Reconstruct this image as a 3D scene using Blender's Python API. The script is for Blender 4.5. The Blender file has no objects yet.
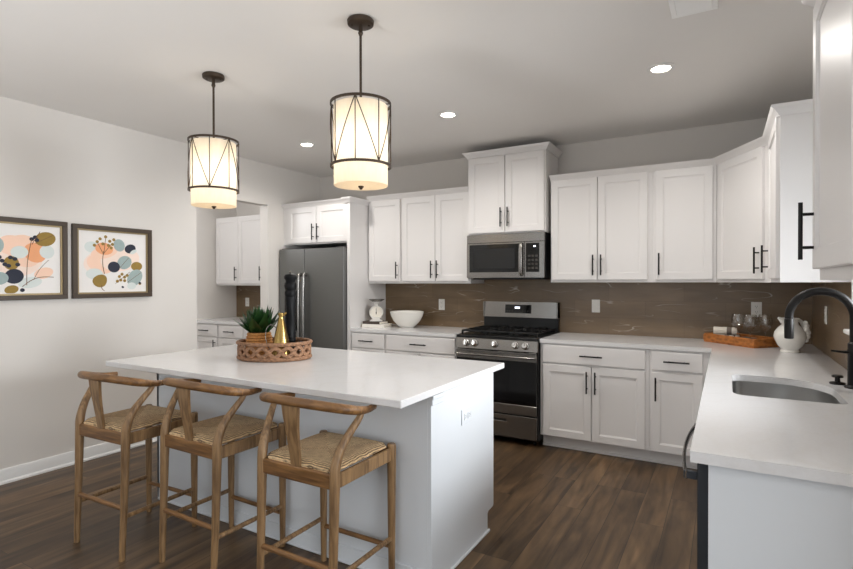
import bpy, bmesh, math, random
from mathutils import Vector, Matrix
random.seed(7)
S = bpy.context.scene
COL = S.collection
PI = math.pi

# ------------------------------------------------------------------ camera
TH, PT, RO, HC, FPX = 0.5239, -0.0064, -0.0016, 1.3985, 518.6
F = Vector((-math.sin(TH), math.cos(TH), 0)); R = Vector((math.cos(TH), math.sin(TH), 0)); U = Vector((0, 0, 1))
F2 = F*math.cos(PT) + U*math.sin(PT); U2 = U*math.cos(PT) - F*math.sin(PT)
R3 = R*math.cos(RO) + U2*math.sin(RO); U3 = U2*math.cos(RO) - R*math.sin(RO)
cam_d = bpy.data.cameras.new('camera'); cam = bpy.data.objects.new('camera', cam_d); COL.objects.link(cam)
cam_d.sensor_width = 36; cam_d.lens = FPX/853*36; cam_d.clip_start = .05
m = Matrix((R3, U3, -F2)).transposed().to_4x4(); m.translation = (0, 0, HC)
cam.matrix_world = m
S.camera = cam

# ------------------------------------------------------------------ world, daylight, exposure
world = bpy.data.worlds.new('sky'); S.world = world; world.use_nodes = True
wn = world.node_tree.nodes; wl = world.node_tree.links
bg = wn['Background']; bg.inputs[0].default_value = (.80, .90, 1.0, 1); bg.inputs[1].default_value = 1.2
S.view_settings.view_transform = 'Standard'; S.view_settings.look = 'None'
S.view_settings.gamma = 1; S.view_settings.use_curve_mapping = False
S.view_settings.exposure = 0.44

def area(name, loc, target, sx, sy, power, color):
    d = bpy.data.lights.new(name, 'AREA'); d.shape = 'RECTANGLE'; d.size = sx; d.size_y = sy; d.energy = power; d.color = color
    o = bpy.data.objects.new(name, d); COL.objects.link(o); o.location = loc
    o.rotation_euler = (Vector(target)-Vector(loc)).to_track_quat('-Z', 'Y').to_euler()
    return o
DAY = (.93, .965, 1.0)
area('daylight_front_window', (-1.9, -2.85, 1.45), (-1.9, 0, 1.9), 3.6, 2.0, 8, DAY)
area('daylight_patio_door', (3.05, .1, 1.25), (-1, 1.2, 1.6), 2.0, 2.2, 50, DAY)
area('daylight_sink_window', (1.75, 2.72, 1.66), (-1.15, 2.5, .62), 1.5, .9, 40, DAY).data.spread = math.radians(95)
def lamp(name, loc, power, color, radius, up=False):
    d = bpy.data.lights.new(name, 'SPOT' if up else 'POINT'); d.energy = power; d.color = color; d.shadow_soft_size = radius
    if up: d.spot_size = math.radians(172); d.spot_blend = .6
    o = bpy.data.objects.new(name, d); COL.objects.link(o); o.location = loc
    if up: o.rotation_euler = (math.pi, 0, 0)
    return o
# two added uplights, unseen behind the camera, that brighten ceiling and upper walls
lamp('ceiling_fill_left', (-2.4, -.4, .95), 80, (.98, .985, 1), .25, True)
lamp('ceiling_fill_right', (1.1, -.2, .95), 50, (.98, .99, 1), .25, True)
lamp('pantry_fill', (-5.2, 3.2, 2.3), 16, (.95, .97, 1), .2)  # added fill light, out of view, to brighten the pantry alcove

# ------------------------------------------------------------------ mesh helpers
def lin(c):
    c = c/255.0
    return c/12.92 if c <= .04045 else ((c+.055)/1.055)**2.4
def rgb(t): return (lin(t[0]), lin(t[1]), lin(t[2]), 1)
W = {}
def finish(name, bm, mats, smooth=True, ang=35):
    bmesh.ops.recalc_face_normals(bm, faces=bm.faces)
    me = bpy.data.meshes.new(name); bm.to_mesh(me); bm.free()
    for mm in (mats if isinstance(mats, (list, tuple)) else [mats]): me.materials.append(mm)
    if smooth:
        me.shade_smooth(); me.set_sharp_from_angle(angle=math.radians(ang))
    o = bpy.data.objects.new(name, me); COL.objects.link(o)
    return o
def tag(o, label, cat, group=None, kind=None):
    if label: o['label'] = label
    if cat: o['category'] = cat
    if group: o['group'] = group
    if kind: o['kind'] = kind
    return o
def thing(name, label, cat, loc=(0, 0, 0), rot=0, group=None):
    o = bpy.data.objects.new(name, None); COL.objects.link(o); o.empty_display_size = .1
    o.location = loc; o.rotation_euler = (0, 0, rot)
    W[o] = Matrix.Translation(loc) @ Matrix.Rotation(rot, 4, 'Z')
    return tag(o, label, cat, group)
def part(name, bm, mats, parent, label=None, local=False, ang=35):
    if not local: bm.transform(W[parent].inverted())
    o = finish(name, bm, mats, ang=ang); o.parent = parent; W[o] = W[parent]
    if label: o['label'] = label
    return o
def solo(name, bm, mats, label, cat, loc=(0, 0, 0), group=None, ang=35):
    bm.transform(Matrix.Translation(loc).inverted())
    o = finish(name, bm, mats, ang=ang); o.location = loc; W[o] = Matrix.Translation(loc)
    return tag(o, label, cat, group)
def struct(name, bm, mats):
    o = finish(name, bm, mats); o['kind'] = 'structure'; W[o] = Matrix.Identity(4); return o
def NB(): return bmesh.new()
def box(bm, x0, x1, y0, y1, z0, z1, bev=0, M=None, seg=1):
    vs = [bm.verts.new((x, y, z)) for x in (x0, x1) for y in (y0, y1) for z in (z0, z1)]
    fs = [bm.faces.new([vs[i] for i in q]) for q in ((0, 1, 3, 2), (4, 6, 7, 5), (0, 4, 5, 1), (2, 3, 7, 6), (0, 2, 6, 4), (1, 5, 7, 3))]
    if M is not None: bmesh.ops.transform(bm, matrix=M, verts=vs)
    if bev:
        es = list({e for f in fs for e in f.edges})
        bmesh.ops.bevel(bm, geom=es, offset=bev, segments=seg, affect='EDGES', profile=.6)
    return bm
def catmull(pts, n=6):
    P = [Vector(p) for p in pts]; P = [2*P[0]-P[1]] + P + [2*P[-1]-P[-2]]; out = []
    for i in range(1, len(P)-2):
        for k in range(n):
            t = k/n; a, b, c, d = P[i-1:i+3]
            out.append(.5*((2*b)+(c-a)*t+(2*a-5*b+4*c-d)*t*t+(3*b-a-3*c+d)*t**3))
    out.append(P[-2]); return out
def tube(bm, pts, rad, seg=10, closed=False, flat=None, M=None):
    """round tube through pts; rad number or list; flat=(side, up) factors of an elliptic section"""
    P = [Vector(p) for p in pts]; n = len(P)
    rs = rad if isinstance(rad, (list, tuple)) else [rad]*n
    if len(rs) != n: rs = [rs[0] + (rs[-1]-rs[0])*i/(n-1) for i in range(n)] if len(rs) == 2 else [rs[min(len(rs)-1, int(i/(n-1)*(len(rs)-1)))] + (rs[min(len(rs)-1, int(i/(n-1)*(len(rs)-1))+1)]-rs[min(len(rs)-1, int(i/(n-1)*(len(rs)-1)))])*((i/(n-1)*(len(rs)-1)) % 1) for i in range(n)]
    rings = []; prev = None
    for i, p in enumerate(P):
        if closed: t = P[(i+1) % n]-P[i-1]
        else: t = P[min(i+1, n-1)]-P[max(i-1, 0)]
        t.normalize()
        ref = Vector((0, 0, 1)) if abs(t.z) < .9 else Vector((1, 0, 0))
        if prev is None: a = t.cross(ref).normalized()
        else:
            a = prev - t*prev.dot(t)
            a = a.normalized() if a.length > 1e-6 else t.cross(ref).normalized()
        prev = a; b = a.cross(t).normalized()
        fa, fb = flat if flat else (1, 1)
        rings.append([bm.verts.new(p + (a*math.cos(2*PI*k/seg)*fa + b*math.sin(2*PI*k/seg)*fb)*rs[i]) for k in range(seg)])
    for i in range(n if closed else n-1):
        A, B = rings[i], rings[(i+1) % n]
        for k in range(seg): bm.faces.new((A[k], A[(k+1) % seg], B[(k+1) % seg], B[k]))
    if not closed:
        bm.faces.new(rings[0]); bm.faces.new(rings[-1])
    if M is not None: bmesh.ops.transform(bm, matrix=M, verts=[v for r in rings for v in r])
    return bm
def cyl(bm, p0, p1, r0, r1=None, seg=16, M=None): return tube(bm, [p0, p1], [r0, r0 if r1 is None else r1], seg, M=M)
def lathe(bm, prof, c=(0, 0, 0), seg=32, M=None, rfun=None):
    rings = []; allv = []
    for r, z in prof:
        if r < 1e-5: v = [bm.verts.new((c[0], c[1], c[2]+z))]
        else:
            v = []
            for k in range(seg):
                a = 2*PI*k/seg; q = r*(rfun(a, z) if rfun else 1)
                v.append(bm.verts.new((c[0]+q*math.cos(a), c[1]+q*math.sin(a), c[2]+z)))
        rings.append(v); allv += v
    for A, B in zip(rings, rings[1:]):
        if len(A) == 1 and len(B) == 1: continue
        for k in range(seg):
            if len(A) == 1: bm.faces.new((A[0], B[k], B[(k+1) % seg]))
            elif len(B) == 1: bm.faces.new((A[k], A[(k+1) % seg], B[0]))
            else: bm.faces.new((A[k], A[(k+1) % seg], B[(k+1) % seg], B[k]))
    if M is not None: bmesh.ops.transform(bm, matrix=M, verts=allv)
    return bm
def prism(bm, poly, z0, z1, M=None):
    a = [bm.verts.new((x, y, z0)) for x, y in poly]; b = [bm.verts.new((x, y, z1)) for x, y in poly]
    n = len(a); bm.faces.new(a[::-1]); bm.faces.new(b)
    for i in range(n): bm.faces.new((a[i], a[(i+1) % n], b[(i+1) % n], b[i]))
    if M is not None: bmesh.ops.transform(bm, matrix=M, verts=a+b)
    return bm
def frame(o, ux, uz=(0, 0, 1)):
    ux = Vector(ux).normalized(); uz = Vector(uz).normalized(); n = ux.cross(uz)
    M = Matrix((ux, uz, n)).transposed().to_4x4(); M.translation = o; return M
def rrect(x0, x1, y0, y1, rs, n=8):
    out = []
    for (cx, cy, a0), r in zip(((x1, y1, 0), (x0, y1, 90), (x0, y0, 180), (x1, y0, 270)), rs):
        sx = -1 if cx == x1 else 1; sy = -1 if cy == y1 else 1
        for k in range(n+1):
            a = math.radians(a0+90*k/n); out.append((cx+sx*r+r*math.cos(a), cy+sy*r+r*math.sin(a)))
    return out
def slab_with_hole(bm, outer, hole, z0, z1):
    rings = []
    for z in (z0, z1):
        eds = []; loops = []
        for loop in [outer]+([hole] if hole else []):
            v = [bm.verts.new((x, y, z)) for x, y in loop]; loops.append(v)
            eds += [bm.edges.new((v[i], v[(i+1) % len(v)])) for i in range(len(v))]
        bmesh.ops.triangle_fill(bm, use_beauty=True, use_dissolve=False, edges=eds); rings.append(loops)
    for A, B in zip(*rings):
        for i in range(len(A)): bm.faces.new((A[i], A[(i+1) % len(A)], B[(i+1) % len(A)], B[i]))
    return bm
def sweep(bm, path, prof, M=None):
    """profile of (outward, up) swept along a 2D path of (x, y, z) with mitred corners; outward is right of travel"""
    P = [Vector(p) for p in path]; n = len(P); rings = []
    for i in range(n):
        d0 = (P[i]-P[i-1]).normalized() if i else (P[1]-P[0]).normalized()
        d1 = (P[i+1]-P[i]).normalized() if i < n-1 else d0
        n0 = Vector((d0.y, -d0.x, 0)); n1 = Vector((d1.y, -d1.x, 0)); b = (n0+n1).normalized(); b /= max(.2, b.dot(n0))
        rings.append([bm.verts.new(P[i]+b*o+Vector((0, 0, z))) for o, z in prof])
    k = len(prof)
    for A, B in zip(rings, rings[1:]):
        for j in range(k): bm.faces.new((A[j], A[(j+1) % k], B[(j+1) % k], B[j]))
    bm.faces.new(rings[0]); bm.faces.new(rings[-1][::-1]); return bm

# ------------------------------------------------------------------ materials
def nodes_of(name):
    mt = bpy.data.materials.new(name); mt.use_nodes = True; nt = mt.node_tree
    return mt, nt.nodes, nt.links, nt.nodes['Principled BSDF']
def coords(N, L, scale=(1, 1, 1), kind='Object'):
    tc = N.new('ShaderNodeTexCoord'); mp = N.new('ShaderNodeMapping'); mp.inputs['Scale'].default_value = scale
    L.new(tc.outputs[kind], mp.inputs['Vector']); return mp.outputs[0]
def math_n(N, L, op, a, b=None, clamp=False):
    n = N.new('ShaderNodeMath'); n.operation = op; n.use_clamp = clamp
    for i, v in enumerate((a, b)):
        if v is None: continue
        if isinstance(v, (int, float)): n.inputs[i].default_value = v
        else: L.new(v, n.inputs[i])
    return n.outputs[0]
def mixc(N, L, fac, a, b, mode='MIX'):
    n = N.new('ShaderNodeMix'); n.data_type = 'RGBA'; n.blend_type = mode
    if isinstance(fac, (int, float)): n.inputs[0].default_value = fac
    else: L.new(fac, n.inputs[0])
    for i, v in ((6, a), (7, b)):
        if isinstance(v, tuple): n.inputs[i].default_value = v
        else: L.new(v, n.inputs[i])
    return n.outputs[2]
def noise(N, L, vec, scale=5, detail=3, dist=0):
    n = N.new('ShaderNodeTexNoise'); n.inputs['Scale'].default_value = scale; n.inputs['Detail'].default_value = detail
    n.inputs['Distortion'].default_value = dist
    L.new(vec, n.inputs['Vector']); return n.outputs[0]
def bump(N, L, B, h, strength=.2, dist=.01):
    b = N.new('ShaderNodeBump'); b.inputs['Strength'].default_value = strength; b.inputs['Distance'].default_value = dist
    L.new(h, b.inputs['Height']); L.new(b.outputs[0], B.inputs['Normal'])
def mat(name, c, rough=.5, metal=0, var=.04, scale=6, stretch=(1, 1, 1), bmp=0, spec=.5, coat=0):
    mt, N, L, B = nodes_of(name); v = coords(N, L, stretch); f = noise(N, L, v, scale, 4)
    a = rgb(c); d = tuple(x*(1-var) for x in a[:3])+(1,); e = tuple(min(1, x*(1+var)) for x in a[:3])+(1,)
    L.new(mixc(N, L, f, d, e), B.inputs['Base Color'])
    B.inputs['Roughness'].default_value = rough; B.inputs['Metallic'].default_value = metal
    B.inputs['Specular IOR Level'].default_value = spec; B.inputs['Coat Weight'].default_value = coat
    if bmp: bump(N, L, B, f, bmp, .003)
    return mt
def emis(name, c, strength):
    mt, N, L, B = nodes_of(name); B.inputs['Base Color'].default_value = rgb(c)
    B.inputs['Emission Color'].default_value = rgb(c); B.inputs['Emission Strength'].default_value = strength; return mt

wall_m = mat('wall_paint', (220, 215, 209), .75, var=.015, scale=3, bmp=.02)
vent_m = mat('white_vent', (250, 250, 248), .4, var=.01)
ceil_m = mat('ceiling_paint', (234, 231, 227), .85, var=.015, scale=3)
trim_m = mat('trim_paint', (232, 231, 229), .4, var=.01)
cab_m = mat('cabinet_paint', (229, 226, 224), .33, var=.012, scale=3)
isl_m = mat('island_paint', (222, 226, 230), .35, var=.012, scale=3)
black_m = mat('black_metal', (25, 23, 22), .38, .6, var=.1)
bronze_m = mat('bronze_metal', (72, 60, 50), .42, .7, var=.12)
steel_m = mat('stainless_steel', (142, 139, 135), .24, .92, var=.06, scale=14, stretch=(1, 1, 12))
dsteel_m = mat('dark_stainless_steel', (128, 129, 128), .36, 1, var=.05, scale=10, stretch=(1, 1, 14))
chrome_m = mat('bright_steel', (205, 203, 200), .18, 1, var=.03)
sink_m = mat('sink_steel', (186, 185, 183), .30, 1, var=.05, scale=20)
blackgl_m = mat('black_glass', (12, 12, 13), .07, 0, var=.1)
blackpl_m = mat('black_enamel', (18, 18, 18), .3, 0, var=.1)
iron_m = mat('cast_iron', (22, 22, 22), .6, .2, var=.2, scale=60, bmp=.2)
white_m = mat('white_plastic', (236, 234, 228), .4, var=.01)
slot_m = mat('dark_slot', (60, 56, 52), .6)
ceram_m = mat('white_ceramic', (232, 229, 222), .25, var=.02, coat=.3)
gold_m = mat('brass', (168, 140, 84), .22, 1, var=.06)
navy_m = mat('dark_toe', (40, 40, 42), .6)
dwside_m = mat('dishwasher_edge', (62, 66, 72), .4, .5, var=.05)
paper_m = mat('paper', (232, 226, 214), .8, var=.03, scale=30, stretch=(1, 1, 20))
bookd_m = mat('dark_cloth_cover', (70, 58, 52), .7, var=.1, scale=40)
bookw_m = mat('white_cover', (235, 230, 222), .6, var=.02)
linen_m = mat('linen', (226, 218, 206), .9, var=.08, scale=60, bmp=.3)
taupe_m = mat('taupe_cloth', (120, 108, 98), .9, var=.12, scale=60, bmp=.3)
mill_m = mat('black_lacquer', (12, 13, 15), .5, var=.1, spec=.2)
framew_m = mat('dark_wood_frame', (66, 52, 38), .45, var=.15, scale=20, stretch=(8, 1, 8))
fillet_m = mat('gilt_fillet', (150, 132, 98), .4, .5, var=.1)
canprint_m = mat('art_paper', (236, 232, 228), .8, var=.02, scale=10)

mt, N, L, B = nodes_of('clear_glass'); glass_m = mt
tr = N.new('ShaderNodeBsdfTransparent'); gl = N.new('ShaderNodeBsdfGlossy'); gl.inputs['Roughness'].default_value = .03
tr.inputs[0].default_value = (.96, .95, .93, 1)
fr_ = N.new('ShaderNodeLayerWeight'); fr_.inputs[0].default_value = .35
mx = N.new('ShaderNodeMixShader'); L.new(math_n(N, L, 'ADD', math_n(N, L, 'MULTIPLY', math_n(N, L, 'POWER', fr_.outputs['Facing'], 2.2), .85), .10, True), mx.inputs[0])
L.new(tr.outputs[0], mx.inputs[1]); L.new(gl.outputs[0], mx.inputs[2]); L.new(mx.outputs[0], N['Material Output'].inputs[0])
mt, N, L, B = nodes_of('window_glass'); pane_m = mt
tr = N.new('ShaderNodeBsdfTransparent'); gl = N.new('ShaderNodeBsdfGlossy'); gl.inputs['Roughness'].default_value = .02
mx = N.new('ShaderNodeMixShader'); mx.inputs[0].default_value = .06
L.new(tr.outputs[0], mx.inputs[1]); L.new(gl.outputs[0], mx.inputs[2]); L.new(mx.outputs[0], N['Material Output'].inputs[0])

# floor: planks along Y
mt, N, L, B = nodes_of('wood_floor'); floor_m = mt
tc = N.new('ShaderNodeTexCoord'); sp = N.new('ShaderNodeSeparateXYZ'); cb = N.new('ShaderNodeCombineXYZ')
L.new(tc.outputs['Object'], sp.inputs[0]); L.new(sp.outputs[1], cb.inputs[0]); L.new(sp.outputs[0], cb.inputs[1])
br = N.new('ShaderNodeTexBrick'); L.new(cb.outputs[0], br.inputs['Vector']); br.inputs['Scale'].default_value = 1
br.inputs['Brick Width'].default_value = 1.22; br.inputs['Row Height'].default_value = .152; br.inputs['Mortar Size'].default_value = .0016
br.inputs['Mortar Smooth'].default_value = .3; br.offset = .37; br.offset_frequency = 3; br.inputs['Bias'].default_value = -.1
br.inputs['Color1'].default_value = rgb((78, 60, 42)); br.inputs['Color2'].default_value = rgb((108, 86, 62)); br.inputs['Mortar'].default_value = rgb((38, 30, 25))
off = N.new('ShaderNodeVectorMath'); off.operation = 'MULTIPLY_ADD'; L.new(br.outputs['Color'], off.inputs[0]); off.inputs[1].default_value = (40, 40, 40); L.new(tc.outputs['Object'], off.inputs[2])
mp = N.new('ShaderNodeMapping'); mp.inputs['Scale'].default_value = (16, 1.5, 1); L.new(off.outputs[0], mp.inputs['Vector'])
g1 = noise(N, L, mp.outputs[0], 1.0, 6, .6)
g1 = math_n(N, L, 'ADD', math_n(N, L, 'MULTIPLY', math_n(N, L, 'SUBTRACT', g1, .5), 2.0), .5, True)
mp2 = N.new('ShaderNodeMapping'); mp2.inputs['Scale'].default_value = (5, 1.3, 1); L.new(off.outputs[0], mp2.inputs['Vector'])
g2 = noise(N, L, mp2.outputs[0], 1.4, 4, .8)
g2 = math_n(N, L, 'ADD', math_n(N, L, 'MULTIPLY', math_n(N, L, 'SUBTRACT', g2, .5), 2.2), .5, True)
c1 = mixc(N, L, g1, (.30, .28, .26, 1), (1.62, 1.60, 1.55, 1)); c2 = mixc(N, L, g2, (.55, .54, .53, 1), (1.46, 1.46, 1.43, 1))
L.new(mixc(N, L, 1.0, mixc(N, L, 1.0, br.outputs['Color'], c1, 'MULTIPLY'), c2, 'MULTIPLY'), B.inputs['Base Color'])
B.inputs['Roughness'].default_value = .42
bump(N, L, B, math_n(N, L, 'ADD', g1, math_n(N, L, 'MULTIPLY', br.outputs['Fac'], -3.0)), .12, .002)

# quartz
mt, N, L, B = nodes_of('white_quartz'); quartz_m = mt
v = coords(N, L, (1, 1, 1)); n1 = noise(N, L, v, 1.7, 5, 1.8)
vein = math_n(N, L, 'SUBTRACT', 1.0, math_n(N, L, 'MULTIPLY', math_n(N, L, 'ABSOLUTE', math_n(N, L, 'SUBTRACT', n1, .5)), 26), True)
mask = math_n(N, L, 'MULTIPLY', vein, math_n(N, L, 'MULTIPLY', noise(N, L, v, 1.1, 2), .16))
speck = noise(N, L, v, 90, 2)
base = mixc(N, L, speck, rgb((222, 221, 221)), rgb((230, 229, 229)))
L.new(mixc(N, L, mask, base, rgb((200, 188, 172))), B.inputs['Base Color'])
B.inputs['Roughness'].default_value = .14

# backsplash: brown stone with thin pale streaks
mt, N, L, B = nodes_of('brown_stone'); splash_m = mt
tc = N.new('ShaderNodeTexCoord'); sp = N.new('ShaderNodeSeparateXYZ'); L.new(tc.outputs['Object'], sp.inputs[0])
hh = math_n(N, L, 'ADD', sp.outputs[0], sp.outputs[1]); cb = N.new('ShaderNodeCombineXYZ')
L.new(math_n(N, L, 'MULTIPLY', hh, 2.2), cb.inputs[0]); L.new(math_n(N, L, 'MULTIPLY', sp.outputs[2], 11.0), cb.inputs[1])
n1 = noise(N, L, cb.outputs[0], 1.0, 6, .9); n2 = noise(N, L, cb.outputs[0], .9, 2, .35)
base = mixc(N, L, n1, rgb((96, 78, 55)), rgb((136, 113, 86)))
vein = math_n(N, L, 'SUBTRACT', 1.0, math_n(N, L, 'MULTIPLY', math_n(N, L, 'ABSOLUTE', math_n(N, L, 'SUBTRACT', n2, .54)), 75), True)
cb2 = N.new('ShaderNodeCombineXYZ'); L.new(math_n(N, L, 'MULTIPLY', hh, 3.5), cb2.inputs[0]); L.new(math_n(N, L, 'MULTIPLY', sp.outputs[2], 9.0), cb2.inputs[1])
gate = math_n(N, L, 'MULTIPLY', math_n(N, L, 'SUBTRACT', noise(N, L, cb2.outputs[0], 1.0, 2), .50), 7, True)
# faint joints of large tiles
bk = N.new('ShaderNodeTexBrick'); cb3 = N.new('ShaderNodeCombineXYZ'); L.new(hh, cb3.inputs[0]); L.new(sp.outputs[2], cb3.inputs[1]); L.new(cb3.outputs[0], bk.inputs['Vector'])
bk.inputs['Scale'].default_value = 1; bk.inputs['Brick Width'].default_value = .61; bk.inputs['Row Height'].default_value = .1525; bk.inputs['Mortar Size'].default_value = .0015
bk.inputs['Color1'].default_value = (.9, .9, .9, 1); bk.inputs['Color2'].default_value = (1.06, 1.05, 1.04, 1); bk.inputs['Mortar'].default_value = (.75, .73, .7, 1)
base = mixc(N, L, 1.0, base, bk.outputs['Color'], 'MULTIPLY')
L.new(mixc(N, L, math_n(N, L, 'MULTIPLY', math_n(N, L, 'MULTIPLY', vein, gate), .62), base, rgb((205, 196, 184))), B.inputs['Base Color'])
B.inputs['Roughness'].default_value = .32

# oak
def oak(name, a, b, stretch):
    mt, N, L, B = nodes_of(name)
    v = coords(N, L, stretch); n1 = noise(N, L, v, 2.2, 6, .8)
    n1 = math_n(N, L, 'MULTIPLY', math_n(N, L, 'SUBTRACT', n1, .28), 2.2, True)
    v2 = coords(N, L, (3, 3, 1)); n2 = noise(N, L, v2, 3, 3)
    L.new(mixc(N, L, 1.0, mixc(N, L, n1, rgb(a), rgb(b)), mixc(N, L, n2, (.72, .72, .72, 1), (1.14, 1.12, 1.08, 1)), 'MULTIPLY'), B.inputs['Base Color'])
    B.inputs['Roughness'].default_value = .42; bump(N, L, B, n1, .15, .002); return mt
oak_m = oak('pale_oak_legs', (96, 70, 44), (168, 134, 94), (26, 26, 2.2))
oak2_m = oak('warm_oak_rails', (88, 58, 32), (154, 112, 66), (2.4, 22, 26))
# woven rush: strands run parallel to the four edges
mt, N, L, B = nodes_of('woven_rush'); rush_m = mt
tc = N.new('ShaderNodeTexCoord'); sp = N.new('ShaderNodeSeparateXYZ'); L.new(tc.outputs['Object'], sp.inputs[0])
ax = math_n(N, L, 'ABSOLUTE', sp.outputs[0]); ay = math_n(N, L, 'ABSOLUTE', math_n(N, L, 'SUBTRACT', sp.outputs[1], .199))
sel = math_n(N, L, 'GREATER_THAN', ax, ay)
wob = math_n(N, L, 'MULTIPLY', noise(N, L, coords(N, L, (1, 1, 1)), 20, 3), .014)
rad_ = math_n(N, L, 'ADD', math_n(N, L, 'MAXIMUM', ax, ay), wob)
strand = math_n(N, L, 'ABSOLUTE', math_n(N, L, 'SINE', math_n(N, L, 'MULTIPLY', rad_, 380)))
sd = noise(N, L, coords(N, L, (1, 1, 1)), 45, 4)
tone = math_n(N, L, 'MULTIPLY', strand, math_n(N, L, 'ADD', .45, sd))
cc = mixc(N, L, tone, rgb((62, 42, 24)), rgb((228, 196, 152)))
L.new(mixc(N, L, sel, cc, mixc(N, L, 1.0, cc, (.86, .82, .78, 1), 'MULTIPLY')), B.inputs['Base Color'])
B.inputs['Roughness'].default_value = .75; bump(N, L, B, strand, .9, .006)
# wicker
def wicker(name, a, b, s=90):
    mt, N, L, B = nodes_of(name); v = coords(N, L, (1, 1, 1.8)); n1 = noise(N, L, v, s, 4)
    w = N.new('ShaderNodeTexVoronoi'); w.inputs['Scale'].default_value = s*1.1; L.new(v, w.inputs['Vector'])
    t = math_n(N, L, 'MULTIPLY', math_n(N, L, 'ADD', n1, w.outputs['Distance']), .8, True)
    L.new(mixc(N, L, t, rgb(a), rgb(b)), B.inputs['Base Color']); B.inputs['Roughness'].default_value = .65
    bump(N, L, B, t, .8, .006); return mt
wick_m = wicker('rattan', (40, 24, 14), (152, 112, 82), 50)
wick2_m = wicker('orange_wicker', (52, 26, 6), (184, 112, 48), 24)
pot_m = wicker('woven_pot', (92, 58, 26), (190, 132, 70))
leaf_m = mat('succulent_leaf', (26, 58, 20), .4, var=.35, scale=12)
soil_m = mat('soil', (44, 34, 26), .9, var=.3, scale=60)
# pendant shade
mt, N, L, B = nodes_of('linen_shade'); shade_m = mt
tl = N.new('ShaderNodeBsdfTranslucent'); df = N.new('ShaderNodeBsdfDiffuse'); mx = N.new('ShaderNodeMixShader'); mx.inputs[0].default_value = .42
nz = noise(N, L, coords(N, L, (1, 1, .25)), 60, 3); cc = mixc(N, L, nz, rgb((244, 232, 212)), rgb((252, 245, 232)))
L.new(cc, tl.inputs[0]); L.new(cc, df.inputs[0]); L.new(tl.outputs[0], mx.inputs[1]); L.new(df.outputs[0], mx.inputs[2]); L.new(mx.outputs[0], N['Material Output'].inputs[0])
bulb_m = emis('lit_bulb', (255, 226, 180), 2.5)
canlens_m = emis('lit_lens', (255, 244, 228), 14)
disp_m = emis('lit_display', (235, 240, 255), 2.0)

# ------------------------------------------------------------------ room
XW, XR, YB, ZC = -4.343, .576, 4.89, 2.682
XA = -5.85                        # pantry side wall
bm = NB(); box(bm, -6.0, 3.3, -3.1, 5.0, -.08, 0); struct('floor', bm, floor_m)
bm = NB(); box(bm, -6.0, 3.3, -3.1, 5.0, ZC, ZC+.08); struct('ceiling', bm, ceil_m)
bm = NB(); box(bm, -6.0, .70, YB, YB+.12, 0, ZC); struct('wall_back', bm, wall_m)
bm = NB(); box(bm, XW-.12, XW, -3.0, 3.165, 0, ZC); box(bm, XW-.12, XW, 4.05, YB, 0, ZC); box(bm, XW-.12, XW, 3.165, 4.05, 2.235, ZC); struct('wall_left', bm, wall_m)
bm = NB(); box(bm, XA-.12, XA, 2.3, YB, 0, ZC); struct('wall_pantry_left', bm, wall_m)
bm = NB(); box(bm, XA, XW-.12, 2.3, 2.42, 0, ZC); struct('wall_pantry_front', bm, wall_m)
WY0, WY1, WZ0, WZ1 = 2.14, 3.33, 1.152, 2.25
bm = NB(); box(bm, XR, XR+.12, 1.38, WY0, 0, ZC); box(bm, XR, XR+.12, WY1, YB, 0, ZC)
box(bm, XR, XR+.12, WY0, WY1, 0, WZ0); box(bm, XR, XR+.12, WY0, WY1, WZ1, ZC); struct('wall_right', bm, wall_m)
bm = NB(); box(bm, XR+.12, 3.3, 1.38, 1.50, 0, ZC); struct('wall_breakfast', bm, wall_m)
# wall behind the camera and wall of the breakfast corner, with big openings
def wall_with_hole(name, ax, c0, c1, a0, a1, h0, h1, z0, z1):
    bm = NB()
    for p, q, r, s in ((a0, h0, 0, ZC), (h1, a1, 0, ZC), (h0, h1, 0, z0), (h0, h1, z1, ZC)):
        if s-r < .01: continue
        if ax == 'x': box(bm, p, q, c0, c1, r, s)
        else: box(bm, c0, c1, p, q, r, s)
    return struct(name, bm, wall_m)
wall_with_hole('wall_front', 'x', -3.1, -3.0, -4.463, 3.3, -3.7, -.1, .45, 2.45)
wall_with_hole('wall_east', 'y', 3.2, 3.3, -3.0, 1.38, -1.1, 1.2, .05, 2.35)
def window(name, ax, c, h0, h1, z0, z1, nm):
    bm = NB(); t = .03
    def bar(p, q, r, s):
        if ax == 'x': box(bm, p, q, c-t, c+t, r, s, .004)
        else: box(bm, c-t, c+t, p, q, r, s, .004)
    w = .05
    bar(h0, h1, z0, z0+w); bar(h0, h1, z1-w, z1); bar(h0, h0+w, z0+w, z1-w); bar(h1-w, h1, z0+w, z1-w)
    for i in range(1, nm): x = h0+(h1-h0)*i/nm; bar(x-w/2, x+w/2, z0+w, z1-w)
    o = struct(name, bm, trim_m); b2 = NB()
    if ax == 'x': box(b2, h0+w, h1-w, c-.004, c+.004, z0+w, z1-w)
    else: box(b2, c-.004, c+.004, h0+w, h1-w, z0+w, z1-w)
    p = part('window_pane', b2, pane_m, o); return o
window('window_1', 'y', XR+.07, WY0, WY1, WZ0, WZ1, 1)
window('window_2', 'x', -3.05, -3.7, -.1, .45, 2.45, 3)
window('window_3', 'y', 3.25, -1.1, 1.2, .05, 2.35, 2)
# sink window: sill and narrow casing
bm = NB(); box(bm, XR-.058, XR+.04, WY0-.03, WY1+.03, WZ0-.022, WZ0, .004); struct('trim_1', bm, trim_m)
bm = NB(); box(bm, XR-.028, XR+.04, WY1-.012, WY1+.02, WZ0, WZ1); box(bm, XR-.028, XR+.04, WY0-.02, WY0+.012, WZ0, WZ1); struct('trim_2', bm, trim_m)
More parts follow.
